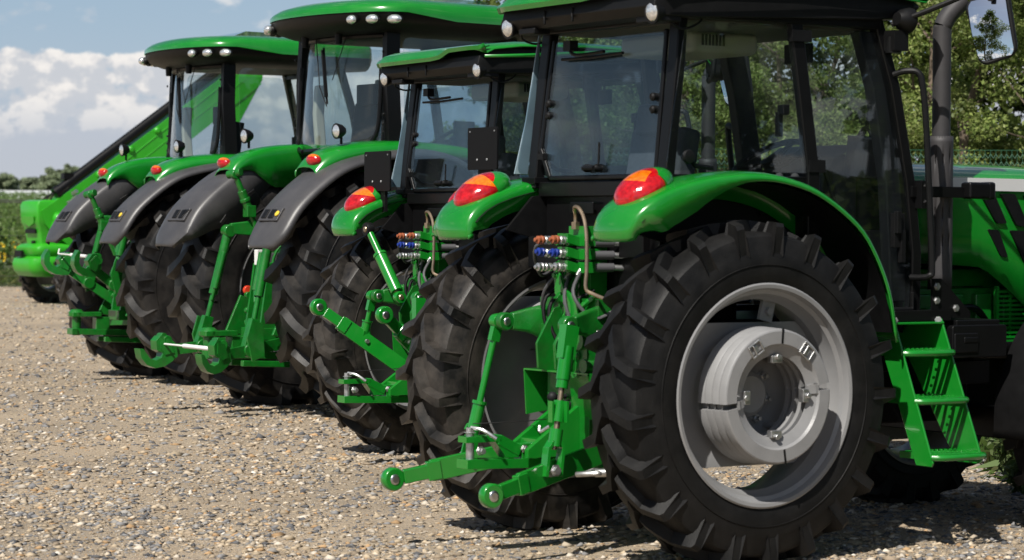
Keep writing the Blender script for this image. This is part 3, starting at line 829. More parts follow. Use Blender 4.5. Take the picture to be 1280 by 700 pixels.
        def arm(b):
            prof = [(V((s*.19, -.24, 1.09)), .055, .26), (V((s*.20, -.33, 1.085)), .055, .24), (V((s*.22, -.42, 1.095)), .05, .175), (V((s*.245, -.50, 1.105)), .045, .12), (V((s*.27, -.58, 1.10)), .042, .085)]
            rs = []
            for p, w, h in prof: rs.append([p+V((x*w/2, 0, z*h/2)) for x, z in ((-1, -.8), (-.6, -1), (.6, -1), (1, -.8), (1, .8), (.6, 1), (-.6, 1), (-1, .8))])
            rings(b, rs, True, True); eye(b, a1, (1, 0, 0), .045, .055, 0, 1)
            cyl(b, (s*.13, -.26, 1.12), (s*.24, -.26, 1.12), .085, n=24)
        P('arm%d' % s, 'lift_arm', arm, ['cast', 'steel'], bevel=.006)
        q = p0+(p1-p0)*.55
        def rod(b):
            top = a1+V((s*.035, -.015, 0)); bt = q+V((s*.03, 0, .02)); d = (bt-top).normalized(); Lr = (bt-top).length
            if s < 0:
                turn(b, top-V((.03, 0, 0)), (1, 0, 0), [(0, .001), (0, .036), (.035, .04), (.05, .036), (.05, .001)], 16)
                bar(b, top, top+d*.10, .034, .05); cyl(b, top+d*.07, top+d*Lr*.66, .017, n=14); cyl(b, top+d*Lr*.60, top+d*Lr*.88, .032, n=18)
                cyl(b, top+d*Lr*.585, top+d*Lr*.61, .038, n=18)
                for k in (-1, 1): bar(b, top+d*Lr*.84+V((k*.026, 0, 0)), bt+V((k*.026, 0, 0)), .010, .05)
                tube(b, [top+d*Lr*.78+V((-.035, 0, 0)), top+d*Lr*.76+V((-.06, 0, .0)), top+d*Lr*.80+V((-.06, -.01, 0))], .007, 6, 3)
            else:
                bar(b, top, top+d*.16, .06, .075, w1=.05, h1=.07); cyl(b, top+d*.10, top+d*.26, .034, n=20); cyl(b, top+d*.24, top+d*.30, .030, n=20)
                cyl(b, top+d*.28, top+d*Lr*.86, .014, n=12, mi=2)
                cyl(b, top+d*.36, top+d*.46, .030, n=12)
                for k in range(3): box(b, top+d*.41+V((.04*math.cos(k*2.1+.4), .04*math.sin(k*2.1+.4), 0)), (.035 if k != 1 else .012, .012, .10))
                cyl(b, top+d*Lr*.72, top+d*Lr*.84, .032, n=18)
                for k in (-1, 1):
                    bar(b, top+d*Lr*.80+V((0, k*.02, 0)), bt+V((0, k*.04, 0))-d*.1, .05, .014, (1, 0, 0)); bar(b, bt+V((0, k*.04, 0))-d*.11, bt+V((0, k*.04, -.03)), .05, .016, (1, 0, 0))
                tube(b, [top+d*Lr*.70+V((-.02, -.03, 0)), top+d*Lr*.74+V((-.06, -.05, 0)), top+d*Lr*.70+V((-.07, -.05, .0))], .008, 6, 4, mi=1)
            bolt(b, bt+V((s*.036, 0, 0)), (s, 0, 0), .02, .02, 1); bolt(b, bt-V((.036, 0, 0)), (-1, 0, 0), .02, .02, 1)
            cyl(b, q-V((.03, 0, 0)), q+V((.03, 0, 0)), .014, mi=1)
        P('rod%d%d' % (s, twin), 'lift_rod', rod, ['green', 'zinc', 'brass'], bevel=.003)
        def stab(b):
            p = V((s*.30, -.52, .43)); e = V((s*.17, -.36, .44))
            box(b, e, (.05, .16, .07)); 
            tube(b, [(s*.36, -.62, .40), (s*.40, -.60, .405), (s*.45, -.56, .41), (s*.44, -.53, .41), (s*.38, -.57, .405)], .013, 8, 4, mi=1)
            cyl(b, (s*.43, -.56, .41), (s*.55, -.40, .42), .02, mi=1); cyl(b, (s*.55, -.40, .42), (s*.60, -.2, .45), .014, mi=1)
        P('stab%d' % s, 'stabilizer', stab, ['green', 'zinc'], bevel=.004)
    def drawbar(b):
        bar(b, (0, -.30, .42), (0, -1.03, .44), .10, .045)
        rs = []
        box(b, (0, -.62, .48), (.07, .18, .09)); box(b, (0, -.93, .555), (.075, .20, .03)); bar(b, (0, -.84, .55), (0, -.72, .49), .075, .05)
        slab(b, [(-.035, -.88, .56), (-.035, -.72, .46), (-.035, -.80, .46)], (.07, 0, 0))
        cyl(b, (0, -.985, .43), (0, -.985, .60), .020, mi=1); bolt(b, (0, -.985, .585), (0, 0, 1), .022, .025, 1)
        bolt(b, (.035, -.95, .50), (1, 0, 0), .016, .03, 1); bolt(b, (.038, -.70, .50), (1, 0, 0), .014, .02, 1); cyl(b, (-.09, -.58, .47), (.09, -.58, .47), .012, mi=1)
        tube(b, [(.0, -.98, .61), (.06, -.95, .60), (.10, -.90, .56)], .010, 6, 3, mi=1)
        box(b, (0, -.5, .52), (.16, .30, .05)); slab(b, [(-.10, -.40, .72), (-.10, -.72, .50), (-.10, -.72, .46), (-.10, -.30, .46), (-.10, -.3, .7)], (.03, 0, 0)); slab(b, [(.07, -.40, .72), (.07, -.72, .50), (.07, -.72, .46), (.07, -.30, .46), (.07, -.3, .7)], (.03, 0, 0))
    P('drawbar', 'drawbar', drawbar, ['green', 'zinc'], bevel=.005)
    def body(b):
        # hitch housing, top link bracket and valve castings at the back of the axle
        for x in (-.075, .075):
            slab(b, [(x-.008, -.32, 1.20), (x-.008, -.46, 1.17), (x-.008, -.56, 1.00), (x-.008, -.55, .88), (x-.008, -.42, .84), (x-.008, -.30, .86)], (.016, 0, 0))
            for z in (.92, 1.0, 1.07): bolt(b, (x+(.008 if x > 0 else -.008), -.50+.3*(z-.9), z), (1 if x > 0 else -1, 0, 0), .013)
        for k, (hx, hz) in enumerate(((-.10, 1.30), (-.05, 1.28), (.10, 1.26))): tube(b, [(hx, -.34, hz), (hx-.04, -.46, hz-.08), (hx-.02, -.47, hz-.22), (hx+.05, -.40, hz-.36)], .010, 8, 4, mi=1)
        for z in (.90, .98, 1.06): bolt(b, (.235, -.42, z), (1, 0, 0), .014, .014, 2); bolt(b, (-.15, -.45, z), (0, -1, 0), .012, .012, 2)
        tube(b, [(-.30, -.78, .60), (-.1, -.60, .62), (.05, -.58, .64)], .003, 5, mi=1)
        box(b, (0, -.40, .95), (.15, .06, .20)); box(b, (-.15, -.42, .98), (.10, .06, .22)); box(b, (0, -.34, 1.18), (.50, .16, .08))
        slab(b, [(-.02, -.50, 1.22), (-.02, -.36, 1.36), (-.02, -.34, 1.36), (-.02, -.42, 1.16)], (.03, 0, 0))
        box(b, (.19, -.42, 1.0), (.10, .12, .30)); cyl(b, (.19, -.50, 1.02), (.19, -.40, 1.02), .045); cyl(b, (.22, -.49, .90), (.22, -.40, .90), .035)
        for z in (.86, .95, 1.05, 1.12): bolt(b, (.17, -.485, z), (0, -1, 0), .014)
        tube(b, [(.13, -.50, 1.08), (.12, -.53, 1.0), (.13, -.52, .9), (.16, -.5, .84)], .007, 6, 4); tube(b, [(.10, -.53, 1.06), (.09, -.56, .99), (.10, -.54, .90)], .006, 6, 4)
        ball(b, (-.24, -.38, 1.05), (.05, .06, .09))
    P('hitchbody', 'hitch_housing', body, ['cast', 'black', 'zinc'], bevel=.005)
    def shield_(b):
        slab(b, [(-.275, -.34, .86), (.275, -.34, .86), (.275, -.50, .86), (-.275, -.50, .86)], (0, 0, .008))
        slab(b, [(-.275, -.33, .86), (-.275, -.50, .86), (-.275, -.485, .64), (-.275, -.33, .66)], (.008, 0, 0)); slab(b, [(.267, -.33, .86), (.267, -.50, .86), (.267, -.40, .62), (.267, -.33, .62)], (.008, 0, 0))
        slab(b, [(.05, -.45, .855), (.26, -.45, .855), (.26, -.41, .64), (.05, -.41, .64)], (0, -.008, 0))
    P('ptoshield', 'pto_shield', shield_, 'green')
    def pto(b):
        cyl(b, (0, -.30, .70), (0, -.45, .70), .026, n=18); ball(b, (-.02, -.50, .74), .026); cyl(b, (-.02, -.40, .74), (-.02, -.49, .74), .012)
    P('pto', 'pto_shaft', pto, 'trim')
    # ---- remote hydraulic couplers
    def block(b):
        for k in range(3):
            z = 1.50-.065*k
            box(b, (.04, -.38, z), (.20, .10, .052)); slab(b, [(-.03, -.42, z-.03), (.10, -.42, z-.03), (.10, -.50, z-.01), (-.03, -.47, z-.01)], (0, 0, .045))
            for x in (-.03, .07): cyl(b, (x, -.40, z), (x, -.48, z), .026)
        box(b, (.05, -.36, 1.545), (.14, .10, .05)); box(b, (-.02, -.40, 1.25), (.02, .08, .30)); slab(b, [(-.06, -.47, 1.34), (-.05, -.47, 1.24), (.02, -.47, 1.20), (.05, -.47, 1.10), (.14, -.47, 1.10), (.14, -.47, 1.22), (.02, -.47, 1.27), (-.02, -.47, 1.36)], (0, .012, 0))
        for x, z in ((.07, 1.125), (.12, 1.125), (-.045, 1.33)): bolt(b, (x, -.472, z), (0, -1, 0), .013)
        tube(b, [(.10, -.40, 1.20), (.15, -.45, 1.18), (.22, -.42, 1.24)], .014, 8, 4)
        box(b, (.02, -.30, 1.25), (.12, .10, .5))
    blk = P('valveblock', 'valve_block', block, 'green', bevel=.005)
    for k, cm in enumerate(('orange', 'blue', 'zinc')):
        for x in (-.035, .065):
            z = 1.50-.065*k; jx = .012*math.sin(k*5+x*90); jz = .010*math.cos(k*3+x*70); ln = 1-.22*(k == 2)*(x > 0)
            def cpl(b):
                turn(b, (x, -.47-.02*(x < 0), z), (jx*6, -ln, .06+jz*5), [(0, .016), (.012, .018), (.016, .021), (.028, .021), (.030, .017), (.036, .017), (.038, .021), (.05, .021), (.055, .016), (.06, .016)], 16, 0, False)
                turn(b, (x+jx*.36, -.47-.02*(x < 0)-.06*ln, z+.004+jz*.3), (jx*6, -ln, .06+jz*5), [(-.005, .014), (0, .020), (.012, .022), (.016, .017), (.022, .020), (.034, .020), (.038, .010), (.050, .010), (.053, .001)], 16, 1)
            P('coupler%d%.2f' % (k, x), 'hydraulic_coupler', cpl, ['zinc', cm], blk)
    def hoses(b):
        for k in range(3):
            z = 1.49-.06*k
            cyl(b, (.13, -.36, z), (.16, -.27, z), .022, mi=1); cyl(b, (.16, -.27, z), (.20, -.17, z-.005), .015, mi=2)
            tube(b, [(.20, -.17, z-.005), (.25, -.06, z-.02), (.30, .02, z-.08), (.30, .05, 1.2)], .012, 8, 4)
        for k, (ax, az, bx, by, bz, sag) in enumerate(((-.06, 1.36, -.28, -.30, 1.22, .10), (.0, 1.34, .20, -.36, 1.10, .14), (.10, 1.36, .30, -.30, 1.20, .12), (-.02, 1.52, -.34, -.27, 1.36, .05))):
            tube(b, [(ax, -.42, az), ((ax*2+bx)/3, -.47-.02*k, az-sag), ((ax+2*bx)/3, -.43, bz-sag*.6), (bx, by, bz)], .009, 8, 5)
            cyl(b, (ax, -.42, az), (ax, -.44, az-.03), .013, mi=2)
    P('hoses', 'hydraulic_hose', hoses, ['hose', 'hose', 'zinc'], blk)
    def pipe(b):
        tube(b, [(.05, -.42, 1.57), (.05, -.42, 1.62), (.07, -.44, 1.66), (.11, -.44, 1.655), (.155, -.44, 1.60), (.19, -.45, 1.50), (.205, -.46, 1.36), (.215, -.47, 1.27), (.25, -.45, 1.245), (.31, -.43, 1.225)], .0095, 10, 4)
        turn(b, (.05, -.42, 1.555), (0, 0, 1), [(0, .022), (.035, .022), (.036, .012)], 6)
    P('pipe', 'hydraulic_pipe', pipe, 'brass', blk)
    if twin:
        def toplink(b):
            a, c = V((-.33, -.655, 1.545)), V((.02, -.61, 1.10))
            d = (c-a).normalized(); Lt = (c-a).length
            eye(b, a, (0, 1, 0), .045, .05, 1, 2); cyl(b, a+d*.03, a+d*Lt*.42, .024, n=14); cyl(b, a+d*Lt*.38, a+d*Lt*.92, .042, n=20); cyl(b, a+d*Lt*.9, c, .02, n=12, mi=2)
            cyl(b, a+d*Lt*.37, a+d*Lt*.40, .047, n=20); eye(b, c, (1, 0, 0), .04, .05, 0, 2)
        P('toplink', 'top_link', toplink, ['green', 'black', 'brass'])
        for s, x, y, z, w, h in ((-1, -.58, -.455, 1.94, .36, .27), (1, .71, -.40, 2.065, .36, .27)):
            def brd(b):
                pts = round_poly([(x-w/2, y, z-h/2), (x+w/2, y, z-h/2), (x+w/2, y, z+h/2), (x-w/2, y, z+h/2)], .015, 3)
                slab(b, pts, (0, .012, 0)); box(b, (x, y+.03, z-h/2-.06), (.16, .02, .16)); box(b, (x, y+.05, z-h/2-.12), (.05, .06, .12))
                for k in (-1, 1): bolt(b, (x+k*.06, y, z-.07), (0, -1, 0), .006, .004, 1); bolt(b, (x+k*.15, y, z+.11), (0, -1, 0), .004, .003, 1)
            P('plateboard%d' % s, 'plate_board', brd, ['board', 'zinc'])
    return t

utility('utility_tractor', 'green tractor with light grey wheel weights, green side steps and an upright exhaust pipe', (.6282, 12.5307, 56.55), False)
utility('utility_tractor', 'green tractor with two blank black plates beside its cab and raised lower hitch arms', (-.2312, 16.953, 58.15), True)
# ================================================================== large row-crop tractors (the two behind)
BFP = curve2([(-1.215, 1.385), (-1.13, 1.53), (-1.0, 1.725), (-.80, 1.905), (-.59, 2.045), (-.37, 2.125), (-.04, 2.185), (.30, 2.20), (.62, 2.12), (.90, 1.88), (1.06, 1.52), (1.10, 1.30)], 4)
def bfender(b, s):
    def cross(i, p, nr, t):
        k = max(0, (.11-t)/.11)**2*.42
        sx = lambda x: s*(x+(.82-x)*k)
        inn = .03+.36*min(1, max(0, t-.03)/.22)*(1 if t < .3 else max(.3, 1-(t-.3)*3))
        return [(sx(x), (p+nr*d).x, (p+nr*d).y) for x, d in ((.545, -inn), (.548, -.05*min(1, inn*4)), (.56, -.018), (.59, 0), (.70, .008), (.85, .012), (1.0, .006), (1.06, -.006), (1.09, -.028), (1.10, -.06))]
    loft_sheet(b, BFP, cross)
def bcover(b, s):
    """green shell on the inner top of the fender"""
    prof = curve2([(-.70, 2.045), (-.64, 2.12), (-.53, 2.19), (-.34, 2.245), (-.06, 2.275), (.35, 2.28), (.8, 2.24), (1.15, 2.10)], 4)
    def cross(i, p, nr, t):
        y, z = p
        zl = float(np.interp(y, (-.62, -.50, -.30, .5), (2.04, 2.045, 1.90, 1.90)))
        wout = .80+.16*max(0, t-.1) if t > .1 else .80
        return [(s*x, yy, zz) for x, yy, zz in ((.530, y, min(zl, z-.03)), (.530, y, z-.075), (.534, y, z-.045), (.548, y, z-.016), (.58, y, z-.001), (.66, y, z+.004), (.76, y, z-.002), (wout+.02, y, z-.022), (wout+.055, y, z-.06), (wout+.072, y, z-.13))]
    loft_sheet(b, prof, cross)

def rowcrop(label, pose, raised):
    X, Y, yaw = pose
    t = empty('row_crop_tractor', None, (X, Y, 0), R(-yaw), label, 'tractor', 'large green tractors with grey fenders')
    P = lambda key, nm, fn, m, par=t, **kw: part('b_'+key, nm, fn, m, par, **kw)
    for s in (-1, 1):
        wheel(t, 'brw', 'rear_wheel', s, s*.85, 0, 1.0, 1.03, .30, .60, 18, .062, .068, .80, True, .02, False, 'rubber_big')
        wheel(t, 'bfw', 'front_wheel', s, s*.95, 2.95, .78, .80, .26, .42, 20, .045, .05, .62, True, .02, False, 'rubber')
        f = P('fender%d' % s, 'fender', lambda b: bfender(b, s), 'grey', solid=.01, angle=50)
        P('cover%d' % s, 'fender_cover', lambda b: bcover(b, s), 'green', f, solid=.008, angle=50)
        def tl(b):
            rot = Matrix.Rotation(R(35), 3, 'X')
            ball(b, (s*.755, -.655, 2.10), (.092, .05, .058), rot, 24, 14, 0, test=lambda q: 1 if (rot @ q).z > .034 else 0)
        P('tail%d' % s, 'tail_light', tl, ['red_lens', 'orange_lens'], f)
        def panel(b):
            rot = Matrix.Rotation(R(-33), 3, 'X'); c = V((s*.79, -1.07, 1.655))
            box(b, c, (.30, .02, .125), rot)
            for k in (-1, 1): box(b, c+rot @ V((k*.055-.02*s, -.012, 0)), (.075, .012, .085), rot, 1)
            q = c+rot @ V((s*.115 if s > 0 else .11, -.010, 0))
            if s > 0: turn(b, q, rot @ V((0, -1, 0)), [(0, .026), (.012, .026), (.014, .018), (.016, .001)], 16, 2)
            else: slab(b, [q+rot @ V((-.03, 0, -.045)), q+rot @ V((.045, 0, .045)), q+rot @ V((-.03, 0, .045))], rot @ V((0, -.008, 0)), 1)
        P('panel%d' % s, 'switch_panel', panel, ['grey', 'black', 'yellow'], f, bevel=.004)
        P('flamp%d' % s, 'fender_lamp', lambda b: worklight(b, (s*.77, -.45, 2.345), (0, -1, -.05), .058, (0, 0, -1)), ['black', 'lampface'], f)
    def axle(b):
        turn(b, (-.62, 0, 1.0), (1, 0, 0), [(0, .18), (.05, .18), (.06, .13), (.30, .16), (.38, .26), (.86, .26), (.94, .16), (1.18, .13), (1.19, .18), (1.24, .18)], 28)
        box(b, (0, .3, 1.0), (.56, 1.4, .7)); box(b, (0, -.42, .98), (.46, .3, .72)); box(b, (0, 1.6, .95), (.5, 1.8, .5)); box(b, (0, 2.95, .75), (1.7, .2, .2))
    P('axle', 'axle_housing', axle, 'matte', bevel=.02)
    # ---- cab
    def tub(b):
        box(b, (0, .6, 1.62), (1.02, 1.2, 1.1)); box(b, (0, .85, 1.55), (1.3, 1.6, .30)); box(b, (0, .06, 2.10), (1.08, .16, .20))
        box(b, (0, -.02, 1.75), (.8, .10, .35)); box(b, (-.3, -.06, 1.9), (.25, .12, .12))
    P('tub', 'cab_body', tub, 'gloss', bevel=.02)
    def cabf(b):
        for s in (-1, 1):
            post(b, [(s*.71, .15, 2.10), (s*.715, .13, 2.45), (s*.705, .115, 2.8), (s*.69, .13, 3.2)], .07, .13)
            post(b, [(s*.72, 1.62, 1.5), (s*.74, 1.60, 2.2), (s*.72, 1.50, 2.7), (s*.68, 1.36, 3.2)], .06, .07)
            for z in (2.35, 2.42, 2.50, 3.02): bolt(b, (s*.72, .035, z), (0, -1, 0), .010)
            tube(b, [(s*.655, .055, 2.95), (s*.66, .04, 2.62), (s*.645, .02, 2.36), (s*.56, -.03, 2.24), (s*.40, -.08, 2.205)], .020, 8, 5)
        # lower rail follows the bulged window
        tube(b, [(x, -.115+.16*(x/.66)**2, 2.205) for x in [-.66+.066*i for i in range(21)]], .026, 8)
        tube(b, [(x, -.055+.14*(x/.66)**2, 3.165) for x in [-.66+.066*i for i in range(21)]], .03, 8)
        box(b, (0, 1.38, 3.17), (1.36, .06, .08))
    P('frame', 'cab_frame', cabf, 'gloss', bevel=.008)
    def rg(b):
        zs = [2.215, 2.235, 2.30, 2.5, 2.75, 3.0, 3.17]
        rs = []
        for z in zs:
            w = .665-.045*((z-2.2)/.97)-.10*max(0, (2.30-z)/.085)**2*.6; dy = .055*((z-2.2)/.97)
            rs.append([(w*u, -.115+dy+.155*abs(u)**2.4, z) for u in [-1+2*i/28 for i in range(29)]])
        rings(b, rs, False, False)
    rw = P('rearglass', 'rear_window', rg, 'glass', solid=.005, angle=80)
    def wiper(b):
        tube(b, [(.02, -.125, 3.08), (.07, -.15, 2.85), (.13, -.155, 2.60)], .011, 6); tube(b, [(-.22, -.06, 3.2), (-.02, -.14, 2.75), (.13, -.16, 2.58)], .005, 6); tube(b, [(.30, -.06, 3.2), (.17, -.13, 2.8)], .004, 6)
        bar(b, (.03, -.14, 3.06), (.13, -.165, 2.66), .016, .03)
    P('wiper', 'rear_wiper', wiper, 'black', rw)
    for s in (-1, 1):
        def sg(b): pane(b, round_poly([(s*.725, .25, 2.22), (s*.74, 1.56, 2.22), (s*.715, 1.47, 2.7), (s*.68, 1.33, 3.15), (s*.69, .24, 3.15)], .07), .006)
        P('side%d' % s, 'side_window', sg, 'glass')
    def ws(b): pane(b, [(-.68, 1.60, 2.0), (.68, 1.60, 2.0), (.66, 1.50, 2.7), (.63, 1.38, 3.15), (-.63, 1.38, 3.15), (-.66, 1.50, 2.7)], .006, (0, 1, .2))
    P('windshield', 'windshield', ws, 'glass')
    def trim(b):
        # pale interior post behind the rear pane, controls, seat back
        post(b, [(-.60, .22, 2.25), (-.61, .20, 2.55), (-.58, .20, 2.80)], .06, .10)
    P('trim', 'cab_pillar_trim', trim, 'pale_trim', bevel=.02)
    def seat(b):
        box(b, (0, .62, 1.95), (.52, .50, .14)); box(b, (0, .38, 2.30), (.50, .14, .66), Matrix.Rotation(R(-8), 3, 'X')); box(b, (0, .35, 2.70), (.28, .10, .18)); 
        for s in (-1, 1): box(b, (s*.31, .66, 2.15), (.09, .42, .06))
        box(b, (.46, .75, 2.02), (.22, .7, .30)); box(b, (.42, 1.05, 2.35), (.05, .20, .26)); tube(b, [(.42, .9, 2.1), (.42, 1.05, 2.3)], .018, 6)
    P('seat', 'seat', seat, 'trim', bevel=.04)
    def steer(b):
        rot = Matrix.Rotation(R(35), 3, 'X'); c = V((0, 1.18, 2.33)); n = 30
        tube(b, [c+rot @ V((.2*math.cos(2*math.pi*i/n), .2*math.sin(2*math.pi*i/n), 0)) for i in range(n+1)], .017, 8, cap=False)
        cyl(b, c, (0, 1.42, 1.9), .05); box(b, (0, 1.45, 2.1), (.3, .16, .3))
        for a in (R(90), R(210), R(330)): tube(b, [c, c+rot @ V((.19*math.cos(a), .19*math.sin(a), 0))], .015, 6)
    P('steer', 'steering_wheel', steer, 'black')
    # ---- roof
    def outline(k, inset, dz=0):
        pts = []
        W, y0, y1 = .985-inset, -.36+inset, 1.80-inset
        for i in range(25):
            u = -1+2*i/24; sgn = 1 if u >= 0 else -1
            x = W*math.sin(u*math.pi/2)
            y = y0+.46*(1-math.cos(u*math.pi/2)**.9)
            pts.append((x, y))
        pts += [(W*.985, .6), (W*.96, 1.2), (W*.90, 1.6), (W*.6, 1.77), (0, y1+.04), (-W*.6, 1.77), (-W*.90, 1.6), (-W*.96, 1.2), (-W*.985, .6)]
        return pts
    def band(y, x):   # green lower edge: high across the rear, lower along the sides
        t = min(1, max(0, (y-.12)/.16)); return 3.335-.055*t*t*(3-2*t)
    def rblack(b):
        rings(b, [[(x, y, 3.175) for x, y in outline(0, .25)], [(x, y, 3.195) for x, y in outline(0, .15)], [(x, y, 3.235) for x, y in outline(0, .06)], [(x, y, 3.28) for x, y in outline(0, .02)], [(x, y, 3.33) for x, y in outline(0, .008)], [(x, y, 3.345) for x, y in outline(0, .03)]], True, True)
        for x in (-.30, .25): cyl(b, (x, -.12, 3.20), (x, -.12, 3.10), .035, .028)
    P('roofunder', 'roof_underside', rblack, 'black', angle=50)
    def rgreen(b):
        o = outline(0, 0)
        rs = [[(x*.985, y if abs(y) > .3 else y, band(y, x)+.002) for x, y in outline(0, .012)], [(x, y, band(y, x)) for x, y in o], [(x, y, band(y, x)+.035) for x, y in o]]
        for ins, z in ((.02, 3.395), (.06, 3.425), (.14, 3.452), (.30, 3.472), (.55, 3.482)): rs.append([(x, y, z) for x, y in outline(0, ins)])
        rings(b, rs, True, False)
        vs = [b.verts.new(p) for p in rs[-1]]; face(b, vs)
    rf = P('roof', 'roof', rgreen, 'green', angle=60)
    def hatch(b):
        rings(b, [[(-.38, .28, 3.475), (.38, .28, 3.475), (.40, 1.35, 3.475), (-.40, 1.35, 3.475)], [(-.34, .46, 3.545), (.34, .46, 3.545), (.38, 1.30, 3.53), (-.38, 1.30, 3.53)]], True, True)
        rings(b, [[(-.42, .26, 3.472), (.42, .26, 3.472), (.44, 1.4, 3.472), (-.44, 1.4, 3.472)], [(-.40, .29, 3.487), (.40, .29, 3.487), (.42, 1.37, 3.487), (-.42, 1.37, 3.487)]], True, True)
    P('hatch', 'roof_hatch', hatch, 'glass_dark', rf)
    for s in (-1, 1):
        for x, y, w, a in ((.69, -.262, .050, 25), (.857, -.168, .060, 38), (.975 if s > 0 else .945, -.025 if s > 0 else -.055, .066, 55)):
            def rl(b):
                rot = Matrix.Rotation(R(a*s*.6), 3, 'Z')
                ball(b, (s*x, y, 3.272), (w, .04, .038), rot, 20, 12, 1); ball(b, V((s*x, y, 3.272))+rot @ V((0, .018 if s > 0 else .04, 0)), (w*1.08, .042, .044), rot, 20, 12, 0)
            P('rl%d%.2f' % (s, x), 'roof_lamp', rl, ['black', 'lampface'])
    # ---- hood and front
    zl = lambda y: 1.35
    hd = P('hood', 'hood', lambda b: hood_sheet(b, 1.65, 4.1, .46, 1.96, zl, .09, 22, .2, .12), 'green', solid=.008, angle=45)
    def nose(b):
        box(b, (0, 2.9, 1.15), (.7, 2.3, .5)); box(b, (0, 4.05, 1.5), (.62, .08, .7))
        for s in (-1, 1): box(b, (s*.49, 2.9, 1.62), (.02, 1.4, .35))
    P('nose', 'side_grille', nose, 'black', hd, bevel=.02)
    def exh(b): tube(b, [(.62, 1.85, 1.2), (.62, 1.85, 2.9), (.66, 1.9, 3.05)], .07, 16, 3)
    P('exh', 'exhaust_pipe', exh, 'matte')
    # ---- hitch
    zt = .70 if raised else 0
    for s in (-1, 1):
        p0 = V((s*.26, -.45, .62)); p1 = V((s*.43, -1.27, 1.19)) if raised else V((s*.50, -1.44, .50))
        d = (p1-p0).normalized(); up = V((1, 0, 0)).cross(d) if False else d.cross(V((1, 0, 0))).normalized()
        if up.z < 0: up = -up
        def link(b):
            bar(b, p0, p0+(p1-p0)*.86, .05, .10, w1=.045, h1=.085); cyl(b, p0-V((.05, 0, 0)), p0+V((.05, 0, 0)), .06)
            # claw: plate with an open hook whose mouth faces up and back
            def Q(a, c): return p1+d*a+up*c
            pl = [Q(-.16, -.055), Q(-.16, .05), Q(-.09, .125), Q(-.03, .135), Q(.01, .10), Q(.012, .02), Q(-.035, -.01), Q(-.02, -.05), Q(.03, -.065), Q(.075, -.045), Q(.10, .0), Q(.125, .045), Q(.155, .05), Q(.15, -.03), Q(.11, -.095), Q(.04, -.13), Q(-.04, -.125), Q(-.11, -.09)]
            slab(b, [p-V((.055, 0, 0)) for p in pl], (.11, 0, 0))
            slab(b, [p-V((.065, 0, 0)) for p in (Q(-.13, -.02), Q(-.10, .10), Q(-.03, .115), Q(-.015, .03), Q(-.05, -.03))], (.13, 0, 0))
            cyl(b, Q(-.065, .125)-V((.045, 0, 0)), Q(-.065, .125)+V((.045, 0, 0)), .03); eye(b, Q(-.09, .09), (1, 0, 0), .04, .12)
            for a, c in ((-.06, .05), (-.04, .02)): bolt(b, Q(a, c)+V((s*.05, 0, 0)), (s, 0, 0), .010, .006, 1)
        P('link%d%d' % (s, raised), 'lower_link', link, ['cast', 'zinc'], bevel=.008, angle=40)
        def rod(b):
            top = V((s*.36, -.83, 1.52)) if not raised else V((s*.34, -.80, 1.60)); bt = p0+(p1-p0)*.62
            dd = (bt-top).normalized(); Lr = (bt-top).length
            eye(b, top, (1, 0, 0), .055, .09); cyl(b, top+dd*.03, top+dd*Lr*.55, .040, n=16); cyl(b, top+dd*Lr*.5, top+dd*Lr*.78, .022, n=14); bar(b, top+dd*Lr*.74, bt, .06, .085, w1=.075, h1=.12); eye(b, bt, (1, 0, 0), .06, .10)
            cyl(b, top+dd*Lr*.18+V((-.05*s, -.02, 0)), top+dd*Lr*.50+V((-.045*s, -.02, 0)), .024, n=12); cyl(b, top+dd*Lr*.48+V((-.045*s, -.02, 0)), top+dd*Lr*.60+V((-.02*s, -.01, 0)), .014)
            slab(b, [bt+V((s*.05, .0, -.09)), bt+V((s*.05, .12, -.05)), bt+V((s*.05, .10, .22)), bt+V((s*.05, .0, .26)), bt+V((s*.05, -.05, .10))], (.02*s, 0, 0))
        P('rod%d%d' % (s, raised), 'lift_rod', rod, 'cast', bevel=.005)
        def arm(b):
            bar(b, (s*.25, -.38, 1.55), (s*.35, -.82, 1.54 if not raised else 1.62), .08, .18, w1=.06, h1=.09)
            slab(b, [(s*.40, -.85, .66), (s*.40, -.62, .62), (s*.40, -.58, .92), (s*.40, -.70, .98)], (.03, 0, 0)); bar(b, (s*.15, -.55, .60), (s*.52, -.70, .58), .10, .07, (0, 0, 1))
        P('arm%d%d' % (s, raised), 'lift_arm', arm, 'cast', bevel=.01)
    def mid(b):
        for x in (-.13, .11): slab(b, [(x, -.55, 1.30), (x, -.72, 1.25), (x, -.80, .70), (x, -.55, .60)], (.025, 0, 0))
        box(b, (0, -.64, 1.18), (.26, .10, .06)); box(b, (0, -.62, .92), (.22, .04, .46)); box(b, (0, -.70, .66), (.30, .24, .10)); box(b, (0, -.45, 1.42), (.40, .16, .22))
        for z in (.75, .85, .98): cyl(b, (-.16, -.76, z), (-.12, -.76, z), .03)
        bar(b, (0, -.45, .47), (0, -1.24, .50), .13, .06); box(b, (0, -1.12, .67), (.15, .30, .045)); box(b, (0, -.95, .56), (.12, .14, .16)); cyl(b, (0, -1.21, .46), (0, -1.21, .72), .045); turn(b, (0, -1.21, .64), (0, 0, 1), [(0, .05), (.01, .075), (.05, .08), (.08, .05), (.085, .001)], 18)
        bar(b, (-.10, -.50, .40), (-.10, -.95, .42), .05, .05); bar(b, (.10, -.50, .40), (.10, -.95, .42), .05, .05)
        tube(b, [(.05, -.60, 1.50), (.10, -.72, 1.40), (.05, -.70, 1.28)], .012, 6, 4, mi=1); tube(b, [(.16, -.58, 1.44), (.12, -.66, 1.30), (.10, -.70, 1.0)], .014, 6, 4)
